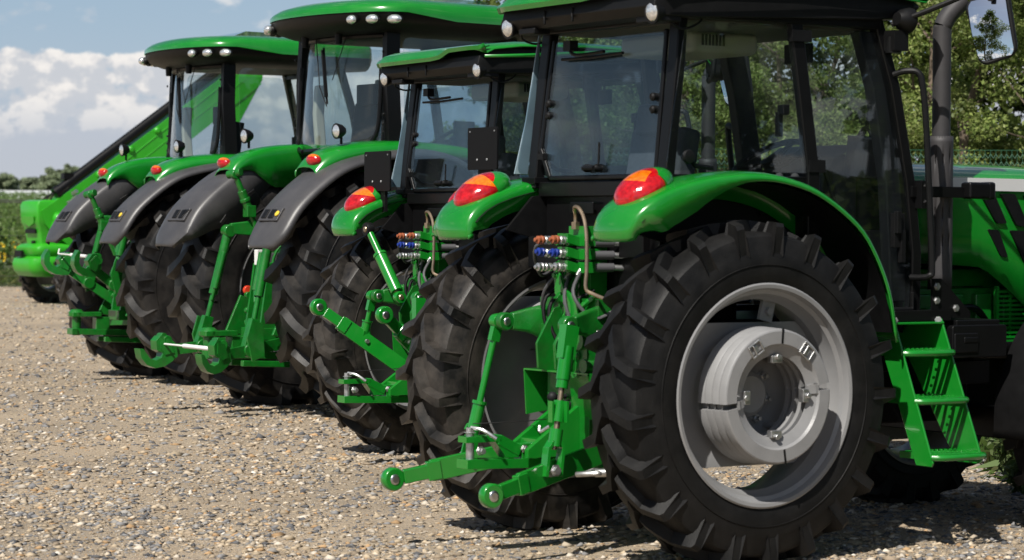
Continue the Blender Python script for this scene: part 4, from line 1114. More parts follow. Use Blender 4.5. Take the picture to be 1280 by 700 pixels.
        box(b, (-.03, -.72, 1.30), (.055, .06, .13), mi=2); cyl(b, (-.20, -.74, 1.02), (-.165, -.74, 1.02), .04, mi=3); box(b, (.09, -.70, 1.45), (.03, .04, .05), mi=3)
        if raised: box(b, (0, -.60, .95), (.20, .16, .7)); bar(b, (0, -1.22, .50), (0, -1.28, .50), .16, .06)
    P('mid%d' % raised, 'pickup_hitch', mid, ['cast', 'black', 'white', 'red'], bevel=.006)
    def tlk(b):
        a = V((-.30, -.80, 2.0)) if not raised else V((-.10, -1.03, 1.87)); c = a+V((.02, .16, -.38))
        cyl(b, a+V((-.07, -.03, -.005)), a+V((.05, .03, .02)), .036, n=16); eye(b, a, (1, 0, 0), .042, .06); dd = (c-a).normalized()
        cyl(b, a+dd*.02, a+dd*.16, .026); cyl(b, a+dd*.15, a+dd*.32, .038); cyl(b, a+dd*.22, a+dd*.25, .046); box(b, a+dd*.34, (.085, .085, .10)); cyl(b, a+dd*.3, c+dd*.25, .024)
    P('toplink%d' % raised, 'top_link', tlk, 'cast', bevel=.006)
    def cross(b):
        if raised: a, c = V((-.43, -1.24, 1.27)), V((.40, -1.22, 1.25))
        else: a, c = V((-.50, -1.38, .57)), V((.47, -1.38, .56))
        tube(b, [a+V((0, 0, .05)), a+V((.02, -.02, 0)), a+(c-a)*.42], .008, 8); cyl(b, a+(c-a)*.40, a+(c-a)*.92, .018, n=14)
    P('cross%d' % raised, 'telescopic_stabilizer', cross, 'white')
    return t
rowcrop('large green tractor with grey fenders, its hitch hooks hanging low near the gravel', (-1.5235, 21.634, 54.74), False)
rowcrop('large green tractor beside the loader, grey fenders, its hitch hooks raised high', (-3.2958, 25.849, 60.88), True)
# ================================================================== telescopic loader at the end of the row
def loader(label, pose):
    X, Y, yaw = pose
    t = empty('telescopic_loader', None, (X, Y, 0), R(-yaw), label, 'loader')
    P = lambda nm, fn, m, par=t, **kw: part('l_%s%d' % (nm, random.getrandbits(30)), nm, fn, m, par, **kw)
    for y in (.35, 3.25):
        for s in (-1, 1):
            wheel(t, 'lw', 'wheel', s, s*.86-.1, y, .58, .60, .20, .34, 18, .04, .05, .8, False, .04, False, 'rubber_dusty')
    def counter(b):
        rs = []
        for z, w, y0, y1 in ((.54, .82, -.30, .55), (.56, 1.04, -.42, .6), (.66, 1.14, -.50, .6), (.80, 1.16, -.53, .6), (.90, 1.13, -.50, .6), (.93, 1.05, -.42, .6), (.95, 1.02, -.40, .6), (1.02, 1.10, -.46, .6), (1.12, 1.10, -.46, .6), (1.18, 1.02, -.38, .6), (1.20, .86, -.28, .6)):
            rs.append([(x-.28, y, z) for x, y in [(p.x, p.y) for p in round_poly([(-w/2, y0, 0), (w/2, y0, 0), (w/2, y1, 0), (-w/2, y1, 0)], .22, 6)]])
        rings(b, rs, True, True)
    c = P('counterweight', counter, 'sunlit_green', angle=50)
    def rear(b):
        rs = []
        for z, w, y0 in ((1.15, .76, -.24), (1.35, .78, -.26), (1.55, .86, -.30), (1.62, .90, -.34), (1.95, .90, -.36), (2.03, .86, -.32), (2.06, .78, -.2)):
            rs.append([(x-.28, y, z) for x, y in [(p.x, p.y) for p in round_poly([(-w/2, y0, 0), (w/2, y0, 0), (w/2, .55, 0), (-w/2, .55, 0)], .03, 3)]])
        rings(b, rs, True, True)
        slab(b, [(-.60, -.365, 1.74), (.04, -.365, 1.74), (-.02, -.33, 1.60), (-.28, -.32, 1.52), (-.54, -.33, 1.60)], (0, -.03, 0))
    P('rear_hood', rear, 'sunlit_green', bevel=.01)
    def slots(b):
        box(b, (-.30, -.30, 1.44), (.5, .05, .09)); box(b, (-.42, -.50, 1.00), (.34, .06, .12)); box(b, (-.22, -.28, 1.22), (.1, .06, .07))
    P('hood_slot', slots, 'black', bevel=.01)
    def body(b):
        slab(b, [(.10, -.25, 2.02), (.10, .6, 2.10), (.10, 2.6, 2.2), (.10, 3.6, 1.8), (.10, 3.6, .75), (.10, .3, .75), (.10, -.1, 1.2)], (-.8, 0, 0))
        box(b, (-.3, 1.8, .8), (.6, 3.6, .3)); box(b, (.35, 1.8, .95), (.55, 1.3, .6))
    P('body', body, 'sunlit_green', bevel=.03)
    def cab(b):
        for x in (-.95, -.35):
            for y, l in ((1.15, .05), (2.75, -.25)): post(b, [(x, y, 1.2), (x, y, 1.9), (x+.02, y+l, 2.55)], .07, .07)
        box(b, (-.65, 1.85, 2.6), (.75, 1.55, .1)); box(b, (-.65, 1.9, 1.25), (.7, 1.6, .7))
    P('cab', cab, 'gloss', bevel=.015)
    def cg(b): pane(b, [(-.985, 1.2, 1.65), (-.985, 2.7, 1.65), (-.965, 2.5, 2.52), (-.965, 1.2, 2.52)], .006); pane(b, [(-.92, 1.14, 1.7), (-.40, 1.14, 1.7), (-.40, 1.18, 2.5), (-.92, 1.18, 2.5)], .006, (0, 1, 0))
    P('cab_window', cg, 'glass')
    a, e = V((.02, -.02, 1.60)), V((.02, 4.35, 4.78)); d = (e-a).normalized(); up = V((0, -d.z, d.y))
    def Q(u, v, x=0): return a+d*u+up*v+V((x, 0, 0))
    Ln = (e-a).length
    def boom(b):
        poly = [(-.10, -.36), (-.16, .1), (-.08, .36), (.25, .34), (1.2, .31), (3.0, .29), (Ln, .28), (Ln, -.34), (3.2, -.36), (2.4, -.38), (1.5, -.45), (.7, -.60)]
        rings(b, [[Q(u, v, -.17) for u, v in poly], [Q(u, v, .17) for u, v in poly]], True, True)
        # pressed panel outline on the side
        tube(b, [Q(.62, -.30, .172), Q(1.4, -.02, .172), Q(2.0, .12, .172), Q(Ln-.2, .15, .172)], .010, 8, 5); tube(b, [Q(.9, -.45, .172), Q(1.55, -.20, .172), Q(2.2, -.08, .172), Q(Ln-.2, -.05, .172)], .008, 8, 5)
        slab(b, [Q(-.02, -.55, .17), Q(-.14, -.05, .17), Q(.15, .16, .17), Q(.45, .02, .17), Q(.40, -.45, .17)], (.05, 0, 0))
        for u, v in ((1.35, .22), (2.2, .24), (2.9, .22), (.95, .08)): turn(b, Q(u, v, .165), (1, 0, 0), [(0, .075), (.03, .07), (.05, .045), (.06, .04), (.06, .001)], 18)
        turn(b, Q(.12, .02, .2), (1, 0, 0), [(0, .13), (.05, .12), (.10, .09), (.12, .06), (.13, .001)], 24)
    bm_ = P('boom', boom, 'sunlit_green', bevel=.02, angle=40)
    def inner(b):
        slab(b, [Q(Ln-.02, .27, -.13), Q(Ln+.30, .22, -.13), Q(Ln+.42, .08, -.13), Q(Ln+.36, -.05, -.13), Q(Ln-.02, -.30, -.13)], (.26, 0, 0))
        slab(b, [Q(Ln+.34, .0, -.15), Q(Ln+.08, -.29, -.15), Q(Ln-1.05, -.79, -.15), Q(Ln-1.2, -.7, -.15), Q(Ln-1.2, -.2, -.15)], (.30, 0, 0))
    P('boom_extension', inner, 'sunlit_green', bm_, bevel=.02)
    def ram(b):
        cyl(b, Q(.45, .44, .08), Q(4.9, .43, .08), .105, n=20); cyl(b, Q(.38, .44, .08), Q(.48, .44, .08), .12, n=20); box(b, Q(.80, .57, .08), (.16, .20, .12)); cyl(b, Q(4.8, .43, .08), Q(Ln+.05, .40, .08), .05, n=14)
    P('telescope_ram', ram, 'gloss', bm_)
    def fit(b):
        for k in range(4): cyl(b, Q(.50+.05*k, -.02+.09*k, .20), Q(.56+.05*k, .0+.09*k, .32), .04, n=10)
        box(b, Q(.62, .10, .20), (.06, .36, .14), Matrix.Rotation(R(30), 3, 'X'))
    P('valve_fitting', fit, 'zinc', bm_)
    def hs(b):
        for k in range(3):
            tube(b, [Q(-.05+.12*k, .16, -.05+.05*k), Q(.0+.12*k, .36, -.05+.05*k), Q(.2+.12*k, .46, -.05+.05*k), Q(.55+.12*k, .42, -.05+.05*k)], .017, 6, 5)
            tube(b, [Q(.78, .0+.05*k, .22), Q(.95, -.05+.05*k, .27), Q(1.1, -.25+.03*k, .24), Q(1.2, -.45, .2)], .016, 6, 5)
    P('hydraulic_hose', hs, 'black', bm_)
    return t
loader('sunlit green telescopic loader with a long raised boom and a rounded counterweight', (-9.12, 50, 57))
# ================================================================== setting
def nodemat(name):
    m = bpy.data.materials.new(name); nt, N, Lk = nodes_of(m); return m, N, Lk, N['Principled BSDF']

def ramp(N, stops, interp='LINEAR'):
    cr = N.new('ShaderNodeValToRGB'); e = cr.color_ramp; e.interpolation = interp
    while len(e.elements) < len(stops): e.elements.new(.5)
    for el, (p, c) in zip(e.elements, stops): el.position = p; el.color = (*c, 1)
    return cr

def gravel_material():
    m, N, Lk, b = nodemat('gravel')
    tc = N.new('ShaderNodeTexCoord'); cols = []
    b.inputs['Roughness'].default_value = .9; b.inputs['Specular IOR Level'].default_value = .25
    stops = [(0, (.13, .115, .105)), (.14, (.35, .285, .205)), (.34, (.43, .345, .24)), (.52, (.33, .275, .205)), (.68, (.47, .395, .295)), (.82, (.24, .22, .20)), (.9, (.36, .32, .27)), (1, (.52, .46, .37))]
    hs = None
    for sc_, w in ((55, 1.), (140, .6)):
        v = N.new('ShaderNodeTexVoronoi'); v.inputs['Scale'].default_value = sc_; v.inputs['Randomness'].default_value = 1
        Lk.new(tc.outputs['Object'], v.inputs['Vector'])
        sep = N.new('ShaderNodeSeparateColor'); Lk.new(v.outputs['Color'], sep.inputs[0])
        cr = ramp(N, stops); Lk.new(sep.outputs[0], cr.inputs['Fac']); cols.append((cr, v))
    mx = N.new('ShaderNodeMixRGB'); mx.inputs['Fac'].default_value = .6
    Lk.new(cols[0][0].outputs[0], mx.inputs['Color1']); Lk.new(cols[1][0].outputs[0], mx.inputs['Color2'])
    ns = N.new('ShaderNodeTexNoise'); ns.inputs['Scale'].default_value = .55; ns.inputs['Detail'].default_value = 7; ns.inputs['Roughness'].default_value = .6
    Lk.new(tc.outputs['Object'], ns.inputs['Vector'])
    pr = ramp(N, [(.35, (.76, .74, .72)), (.65, (1.04, .99, .93))]); Lk.new(ns.outputs['Fac'], pr.inputs['Fac'])
    mu = N.new('ShaderNodeMixRGB'); mu.blend_type = 'MULTIPLY'; mu.inputs['Fac'].default_value = 1
    Lk.new(mx.outputs[0], mu.inputs['Color1']); Lk.new(pr.outputs[0], mu.inputs['Color2']); Lk.new(mu.outputs[0], b.inputs['Base Color'])
    ad = N.new('ShaderNodeMath'); ad.operation = 'ADD'; Lk.new(cols[0][1].outputs['Distance'], ad.inputs[0]); Lk.new(cols[1][1].outputs['Distance'], ad.inputs[1])
    bp = N.new('ShaderNodeBump'); bp.inputs['Strength'].default_value = .7; bp.inputs['Distance'].default_value = .007; bp.invert = True
    Lk.new(ad.outputs[0], bp.inputs['Height']); Lk.new(bp.outputs['Normal'], b.inputs['Normal'])
    return m

def attr_material(name, rough=.85, transl=0., spec=.3):
    """base colour from the mesh's own random per-piece colour"""
    m, N, Lk, b = nodemat(name)
    at = N.new('ShaderNodeAttribute'); at.attribute_name = 'piece_colour'
    Lk.new(at.outputs['Color'], b.inputs['Base Color']); b.inputs['Roughness'].default_value = rough; b.inputs['Specular IOR Level'].default_value = spec
    if transl > 0:
        tr = N.new('ShaderNodeBsdfTranslucent'); mix = N.new('ShaderNodeMixShader'); mix.inputs['Fac'].default_value = transl
        hs = N.new('ShaderNodeHueSaturation'); hs.inputs['Value'].default_value = 1.6; Lk.new(at.outputs['Color'], hs.inputs['Color']); Lk.new(hs.outputs[0], tr.inputs['Color'])
        out = N['Material Output']; Lk.new(b.outputs[0], mix.inputs[1]); Lk.new(tr.outputs[0], mix.inputs[2]); Lk.new(mix.outputs[0], out.inputs['Surface'])
    return m

def mesh_np(name, verts, faces, colours, m, parent=None, smooth=False):
    """mesh from numpy arrays; faces (n,k); colours per vertex (n,3)"""
    me = bpy.data.meshes.new(name); nv, (nf, k) = len(verts), faces.shape
    me.vertices.add(nv); me.vertices.foreach_set('co', verts.astype(np.float32).ravel())
    me.loops.add(nf*k); me.loops.foreach_set('vertex_index', faces.astype(np.int32).ravel())
    me.polygons.add(nf); me.polygons.foreach_set('loop_start', np.arange(0, nf*k, k, dtype=np.int32)); me.polygons.foreach_set('loop_total', np.full(nf, k, np.int32))
    if smooth: me.polygons.foreach_set('use_smooth', np.ones(nf, bool))
    me.update(calc_edges=True)
    if colours is not None:
        a = me.attributes.new('piece_colour', 'FLOAT_COLOR', 'POINT')
        a.data.foreach_set('color', np.concatenate([colours, np.ones((nv, 1))], 1).astype(np.float32).ravel())
    me.materials.append(m)
    o = bpy.data.objects.new(name, me); COL.objects.link(o)
    if parent is not None: o.parent = parent
    return o

LEAF = attr_material('leaf', .55, .36, .3)
STONE = attr_material('stone', .88, 0, .25)
BARK = mat('bark', (.14, .105, .078), .9, 0, 0, .3, 10, .8, 40)

def leaf_quads(c, size, rng, cols, up=.35, aspect=.55, fold=True):
    """rhombic leaves: centres c (n,3), random orientation"""
    n = len(c)
    d = rng.normal(size=(n, 3)); d /= np.linalg.norm(d, axis=1)[:, None]
    nr = rng.normal(size=(n, 3)); nr[:, 2] += up*2.5; nr -= d*(nr*d).sum(1)[:, None]; nr /= np.linalg.norm(nr, axis=1)[:, None]+1e-9
    w = np.cross(d, nr); s = size[:, None]
    v = np.stack([c-d*s*.5, c+w*s*aspect*.5-d*s*.08+nr*s*.06, c+d*s*.5, c-w*s*aspect*.5-d*s*.08+nr*s*.06], 1).reshape(-1, 3)
    f = np.arange(n*4).reshape(n, 4)
    return v, f, np.repeat(cols, 4, 0)

def fbm_h(x, y):
    return .035*math.sin(x*.7+1.3)*math.sin(y*.45)+.02*math.sin(x*1.9+y*1.1)

def land_z(x, y):
    z = 0.
    if y > 64: z = .0165*(min(y, 420)-64)+.002*max(0, y-420)
    return z

# ---- ground sheets
def sheet(name, xs, ys, zf, m, keep=None):
    b = new(); g = {}
    for i, x in enumerate(xs):
        for j, y in enumerate(ys): g[i, j] = b.verts.new((x, y, zf(x, y)))
    for i in range(len(xs)-1):
        for j in range(len(ys)-1):
            if keep and not keep((xs[i]+xs[i+1])/2, (ys[j]+ys[j+1])/2): continue
            face(b, (g[i, j], g[i+1, j], g[i+1, j+1], g[i, j+1]))
    return obj(name, b, m, angle=80)

soil = mat('field_soil', (.055, .070, .028), .95, 0, 0, .4, .6, .6, 6)
land = sheet('ground', [-1500, -600, -200, -80, -30, 0, 30, 80, 200, 600, 1500], [-300, -60, 0, 30, 64, 80, 120, 200, 300, 420, 700, 1600], lambda x, y: land_z(x, y)-.012, soil)
tag(land, kind='structure')
grav = gravel_material()
def right_edge(y):   # where the gravel yard gives way to weeds beside the nearest tractor
    pts = [(-40, 4.6), (6, 3.7), (12, 3.5), (14.3, 3.45), (16, 3.12), (19, 3.5), (24, 5.5), (40, 9), (67, 12)]
    for (y0, x0), (y1, x1) in zip(pts, pts[1:]):
        if y0 <= y <= y1: return x0+(x1-x0)*(y-y0)/(y1-y0)
    return 12
b = new()
left = []; right = []
yy = [-20, -8, 0, 5, 8, 10, 11, 11.5, 12, 12.5, 13, 13.5, 14, 14.5, 15, 15.5, 16, 16.5, 17, 18, 19, 20, 22, 24, 28, 32, 38, 44, 50, 56, 60, 63, 64.2]
cols_ = 14; vr = []
for y in yy:
    xr = right_edge(y)+.10*math.sin(y*5.1)+.06*math.sin(y*11.7); xl = -48
    vr.append([b.verts.new((xl+(xr-xl)*k/cols_, y+(1.2*math.sin(k*2.3)+.5*math.sin(k*5.9) if y > 63.9 else 0), 0)) for k in range(cols_+1)])
for r0, r1 in zip(vr, vr[1:]):
    for k in range(cols_): face(b, (r0[k], r0[k+1], r1[k+1], r1[k]))
yard = obj('gravel_yard', b, grav); tag(yard, kind='structure')

# ---- loose stones
def stones(n, ymin, ymax, smin, smax, power=2.2, seed=1):
    g = np.random.default_rng(seed)
    q = .9; lo, hi_ = ymin**-q, ymax**-q          # sparser with distance, no visible steps
    y = (lo+(hi_-lo)*g.random(n))**(-1/q)
    x = -(.30*y+1.2)+g.random(n)*(.515*y+2.0)
    ok = np.array([a < right_edge(c)+.5*g.random() for a, c in zip(x, y)]); x, y = x[ok], y[ok]; n = len(x)
    pt = np.sin(x*1.7+np.sin(y*.9)*2)*np.sin(y*1.1+x*.6)+.5*np.sin(x*4.1-y*2.3)
    ok = g.random(n) < np.clip(.66+.30*pt, .25, 1); x, y = x[ok], y[ok]; n = len(x)
    s = smin*(smax/smin)**(g.random(n)**power)*(y/12)**.45
    base = np.array([(1, 0, 0), (-1, 0, 0), (0, 1, 0), (0, -1, 0), (0, 0, 1), (0, 0, -1), (.62, .62, .35), (-.62, -.62, .35)], float)[:6]
    P_ = base[None]*s[:, None, None]*(.65+.7*g.random((n, 6, 1)))+g.normal(size=(n, 6, 3))*s[:, None, None]*.22
    P_[:, :, 2] *= .42
    a = g.random(n)*6.283; ca, sa = np.cos(a)[:, None], np.sin(a)[:, None]
    X = P_[:, :, 0]*ca-P_[:, :, 1]*sa; Y = P_[:, :, 0]*sa+P_[:, :, 1]*ca
    P_[:, :, 0], P_[:, :, 1] = X+x[:, None], Y+y[:, None]; P_[:, :, 2] += (s*.10)[:, None]
    f = np.array([(0, 2, 4), (2, 1, 4), (1, 3, 4), (3, 0, 4), (2, 0, 5), (1, 2, 5), (3, 1, 5), (0, 3, 5)])
    F_ = (f[None]+(np.arange(n)*6)[:, None, None]).reshape(-1, 3)
    pal = np.array([(.44, .355, .25), (.38, .305, .215), (.50, .42, .32), (.22, .215, .215), (.11, .11, .115), (.54, .475, .39), (.43, .28, .15), (.29, .23, .165), (.60, .555, .49), (.29, .275, .255)])
    w = np.array([.16, .12, .10, .17, .13, .06, .07, .08, .015, .08]); w /= w.sum()
    c = pal[g.choice(len(pal), n, p=w)]*(.70+.44*g.random((n, 1)))
    return P_.reshape(-1, 3), F_, np.repeat(c, 6, 0)
A = [stones(240000, 11.1, 64, .0045, .030, 2.8, 3), stones(900, 11.3, 40, .024, .044, 1.6, 8)]
vs, fs, cs, o_ = [], [], [], 0
for v, f, c in A: vs.append(v); fs.append(f+o_); cs.append(c); o_ += len(v)
st = mesh_np('gravel_stones', np.concatenate(vs), np.concatenate(fs), np.concatenate(cs), STONE); tag(st, 'loose tan and grey stones strewn over the yard', 'gravel', kind='stuff')

# ---- crop field, verge
def scatter_leaves(name, n, xr, yr, hz, size, pal, seed, up=.5, asp=.6, ypow=1., label=None, cat=None, keep=None, rows=None):
    g = np.random.default_rng(seed); y = yr[0]+(yr[1]-yr[0])*g.random(n)**ypow
    lo, hi = xr; x = lo*y+(hi*y-lo*y)*g.random(n) if abs(hi) < 1.5 else lo+(hi-lo)*g.random(n)
    if keep is not None:
        k = np.array([keep(a, c) for a, c in zip(x, y)]); x, y = x[k], y[k]; n = len(x)
    if rows: x = np.round(x/rows)*rows+g.normal(size=n)*rows*.22
    z = np.array([land_z(a, c) for a, c in zip(x, y)])+hz[0]+(hz[1]-hz[0])*g.random(n)**.6
    p = np.array(pal); c = p[g.integers(0, len(p), n)]*(.7+.6*g.random((n, 1)))
    v, f, cc = leaf_quads(np.stack([x, y, z], 1), size[0]+(size[1]-size[0])*g.random(n)*(y/yr[0])**.6, g, c, up, asp)
    o = mesh_np(name, v, f, cc, LEAF); tag(o, label, cat, kind='stuff'); return o
scatter_leaves('crop_plants', 95000, (-.50, -.02), (69, 190), (.15, 1.25), (.10, .22), [(.085, .15, .03), (.11, .175, .042), (.07, .12, .028), (.14, .195, .06)], 21, .6, .75, 1.7, 'rows of leafy green crop filling the field', 'crop')
scatter_leaves('far_crop_plants', 42000, (-.50, .02), (185, 430), (.2, 1.4), (.22, .36), [(.10, .16, .045), (.115, .175, .055), (.085, .135, .042)], 22, .7, .8, 1.4, 'distant green crop canopy rising to the field edge', 'crop')
scatter_leaves('verge_grass', 38000, (-.55, .05), (63.2, 68), (.02, .34), (.18, .34), [(.06, .11, .022), (.09, .14, .035), (.13, .14, .05), (.05, .09, .02)], 23, -.1, .10, 1., 'rough green grass along the edge of the field', 'grass')
scatter_leaves('roadside_grass', 34000, (2.6, 14), (1.0, 27), (.0, .16), (.09, .22), [(.05, .10, .018), (.08, .13, .03), (.12, .13, .05)], 24, -.1, .10, 1., 'short green grass growing beside the gravel', 'grass', keep=lambda x, y: x > right_edge(y)-.12)

# ---- sunflowers in the field edge
for k, (px, py, Y) in enumerate(((1, 310, 70), (21, 306, 71), (3, 322, 69.5), (2, 300, 74), (24, 300, 77))):
    x = (px-640)/3160*Y; z = 1.557-(py-282)/3160*Y
    s_ = empty('sunflower', None, (x, Y, land_z(x, Y)), 0, ('yellow sunflower at the field edge, lowest of the blooms', 'yellow sunflower nearest the loader counterweight')[0] if k == 2 else 'yellow sunflower blooming among the crop at the field edge', 'sunflower', 'sunflowers in the crop edge')
    if k == 2: pass
    h = z-land_z(x, Y)
    def stem(b): tube(b, [(0, 0, 0), (.02, 0, h*.6), (0, -.03, h)], .014, 6, 3)
    part('sfs%d' % k, 'stem', stem, mat('stalk', (.06, .12, .03), .8) if 'stalk' not in bpy.data.materials else bpy.data.materials['stalk'], s_)
    def head(b):
        c = V((0, -.05, h))
        turn(b, c, (0, -1, .1), [(-.01, .001), (0, .055), (.015, .05), (.02, .001)], 12, 1)
        for i in range(16):
            a = 2*math.pi*i/16; q = V((math.cos(a), 0, math.sin(a))); t_ = V((-math.sin(a), 0, math.cos(a)))
            vv = [b.verts.new(c+q*.05-t_*.02), b.verts.new(c+q*.10-t_*.026+V((0, -.02, 0))), b.verts.new(c+q*.15+V((0, -.01, 0))), b.verts.new(c+q*.10+t_*.026+V((0, -.02, 0))), b.verts.new(c+q*.05+t_*.02)]
            face(b, vv)
    if 'petal' not in bpy.data.materials: mat('petal', (.80, .52, .02), .7); mat('seed_disc', (.12, .06, .02), .9)
    part('sfh%d' % k, 'flower_head', head, [bpy.data.materials['petal'], bpy.data.materials['seed_disc']], s_)

# ---- wire fence at the far edge of the yard
fe = empty('wire_fence', None, (-16, 62.3, 0), 0, 'thin dark wire fence in front of the crop field', 'fence')
def wires(b):
    for z in (2.18, 2.13): tube(b, [(x, 0, z+.02*math.sin(x)) for x in range(-10, 24, 2)], .012, 5)
    for z in (.3, .8, 1.3, 1.75): tube(b, [(x, 0, z) for x in range(-10, 24, 2)], .004, 4)
    for k in range(170): cyl(b, (-10+.2*k, .003, .05), (-10+.2*k, .003, 2.15), .0025, n=4, cap=False)
obj('wire_mesh', (lambda b: (wires(b), b)[1])(new()), 'matte', fe)
def fpost(b): cyl(b, (0, 0, 0), (0, 0, 2.22), .028, n=8)
for k in range(9):
    part('fpost', 'post', fpost, 'matte', fe, loc=(-10+4*k, 0, 0))

# ---- white tunnel beyond the field
b = new()
rs = []
for x in np.linspace(-190, -50, 61): rs.append([(x, 402+4*math.cos(a), land_z(0, 402)+1.35*math.sin(a)+.15) for a in np.linspace(0, math.pi, 13)])
rings(b, rs, False, False)
gh = obj('polytunnel', b, mat('white_film', (.52, .54, .54), .6, 0, 0, .08, .3)); tag(gh, 'long low white polytunnel beyond the field below the trees', 'greenhouse')

# ---- trees
def tree(name, pos, h, rad, n, leaf, pal, label, seed, group, low=.12, lean=0., trunk=.12, nclump=46, stretch=1.0, cat='tree', trunks=1, clump=.24):
    g = np.random.default_rng(seed); x0, y0, z0 = pos
    root = empty(name, None, pos, 0, label, cat, group)
    b = new(); tips = []
    for q in range(trunks):
        base = V((g.normal()*.25*(q > 0), g.normal()*.2*(q > 0), -.1)); top = V((lean*h+g.normal()*.35, g.normal()*.3, h*.86))
        mid = [base.lerp(top, t)+V((g.normal()*.14, g.normal()*.14, 0))*h*.10 for t in (.2, .4, .6, .8)]
        pts = smooth_path([base]+mid+[top], 4); m_ = len(pts)
        tube(b, pts, [trunk*(1-.82*i/(m_-1))*(1.25 if i == 0 else 1) for i in range(m_)], 9)
        for k in range(11 if trunks == 1 else 7):
            t = .16+.75*g.random(); p = pts[int(t*(m_-1))]; a = g.random()*6.283; L_ = rad*(.55+.5*g.random())*(1.15-.6*t)
            e = p+V((math.cos(a)*L_, math.sin(a)*L_*.8, L_*(.25+.55*g.random()))); k1 = p.lerp(e, .5)+V((g.normal(), g.normal(), g.normal()))*.10*L_
            br = smooth_path([p, k1, e], 4); tube(b, br, [trunk*.42*(1-t*.6)*(1-.8*i/(len(br)-1)) for i in range(len(br))], 6); tips.append(e)
            for w in range(2):
                e2 = k1.lerp(e, .4)+V((g.normal(), g.normal(), abs(g.normal())*.7))*L_*.42; tube(b, [k1.lerp(e, .3), k1.lerp(e2, .6), e2], [trunk*.16, trunk*.11, trunk*.04], 5); tips.append(e2)
    obj('trunk', b, BARK, root)
    # clumps of leaves: round branch ends and through the crown's volume
    C_ = [np.array(t) for t in tips]
    while len(C_) < nclump:
        z = low+(1-low)*g.random(); prof = math.sin(min(1, (z-low)/(1-low)*.93+.10)*math.pi)**.55
        a = g.random()*6.283; r = rad*prof*math.sqrt(g.random())*1.05
        C_.append(np.array((lean*h*z+r*math.cos(a), r*math.sin(a)*.85, z*h*stretch)))
    C_ = np.array(C_[:max(nclump, len(tips))]); m_ = len(C_)
    cs_ = (.55+.75*g.random(m_))*rad*clump
    idx = g.integers(0, m_, n); u = g.normal(size=(n, 3)); u /= np.linalg.norm(u, axis=1)[:, None]
    pos_ = C_[idx]+u*(g.random(n)**.45*cs_[idx])[:, None]*np.array([1.1, 1.1, .75])
    pos_[:, 2] = np.maximum(pos_[:, 2], .06)
    p = np.array(pal); shade = .75+.5*g.random(m_)
    c = p[g.integers(0, len(p), n)]*shade[idx][:, None]*(.75+.5*g.random((n, 1)))
    v, f, cc = leaf_quads(pos_, leaf*(.6+.8*g.random(n)), g, c, .45, .62)
    mesh_np('crown', v, f, cc, LEAF, root)
    return root
pal_a = [(.165, .22, .055), (.205, .25, .07), (.12, .17, .042), (.235, .27, .10)]
pal_b = [(.09, .125, .024), (.11, .145, .03), (.07, .105, .022)]
front = [(5.2, 30.5, 5.6, 1.7, 'bushy tree leaning behind the upright exhaust pipe, inside the mesh fence line', .02, .10), (6.9, 29.5, 6.2, 1.9, 'leafy tree with crooked pale limbs behind the tall side mirror', -.05, .09), (3.6, 31.8, 5.4, 1.6, 'bushy tree seen through the glass cab door above the side steps', .0, .08), (2.1, 32.5, 5.6, 1.6, 'bushy tree seen through the cab side window above the weighted wheel', .03, .08), (.75, 34, 5.2, 1.6, 'bushy tree seen through the rear cab window above the hydraulic couplers', 0, .08), (8.9, 31, 6.5, 2.0, 'tall leafy tree at the far end of the mesh fence, past the mirror', 0, .10)]
for k, (x, y, h, r, lab, ln, tr) in enumerate(front):
    tree('leafy_tree', (x, y, 0), h, r, 50000 if k < 5 else 12000, .050, pal_a, lab, 100+k, 'trees behind the green mesh fence', .02, ln, tr, 120, 1.0, trunks=2, clump=.19)
backs = [(7.9, 36, 7.8, 2.3), (5.6, 37, 8.2, 2.4), (3.3, 38, 7.6, 2.3), (1.2, 39.5, 6.6, 2.2), (10.6, 37, 8, 2.4)]
labs = ['taller dark tree of the rear row standing behind the side mirror', 'taller dark tree of the rear row standing behind the exhaust pipe', 'taller dark tree of the rear row behind the front cab pillar', 'taller dark tree of the rear row behind the cab rear pillar', 'taller dark tree of the rear row past the mirror and the fence end']
for k, (x, y, h, r) in enumerate(backs):
    tree('tall_tree', (x, y, 0), h, r, 26000, .14, pal_b, labs[k], 140+k, 'taller trees in the back row', .02, 0, .13, 90)
for k, (px, top, w) in enumerate(((-28, 212, 30), (5, 220, 26), (35, 223, 20), (62, 216, 26), (92, 213, 28), (120, 219, 26), (-60, 216, 30))):
    Y = 470+12*(k % 3); x = (px-640)/3160*Y; z = land_z(x, Y); h = 1.557+(284-top)/3160*Y-z
    tree('field_tree', (x, Y, z-.3), h+.4, w/3160*Y*.75, 7000, .70, [(.23, .275, .17), (.26, .30, .185), (.20, .245, .155)], ['round distant tree at the open end of the skyline above the field', 'low distant tree on the skyline beside the round one', 'small distant tree in the dip of the skyline', 'broad distant tree above the white polytunnel', 'distant tree touching the raised boom of the loader', 'distant tree hidden mostly behind the boom', 'distant tree past the open end of the skyline'][k], 170+k, 'distant trees at the field edge', .02, 0, .22, 50)  # leaf colours greyed and lightened to paint in distance haze
for k, (x, y, h, r) in enumerate(((15.5, 1.5, 6.5, 2.3), (16.5, 5.0, 7.5, 2.5), (16.0, 8.5, 6.8, 2.4), (15.5, 12.0, 7.2, 2.4), (17, -2.5, 7, 2.4))):
    tree('shade_tree', (x, y, 0), h, r, 14000, .22, pal_b, 'leafy tree right of the yard, reflected in the cab glass', 210+k, 'trees right of the yard', .02, 0, .14, 80)
g_ = np.random.default_rng(77); n_ = 26000
hp = np.stack([13.6+.9*g_.random(n_)-.45*np.sin(g_.random(n_)*6), -8+26*g_.random(n_), 2.3*g_.random(n_)**.8], 1); hp[:, 0] += .25*np.sin(hp[:, 1]*1.3)
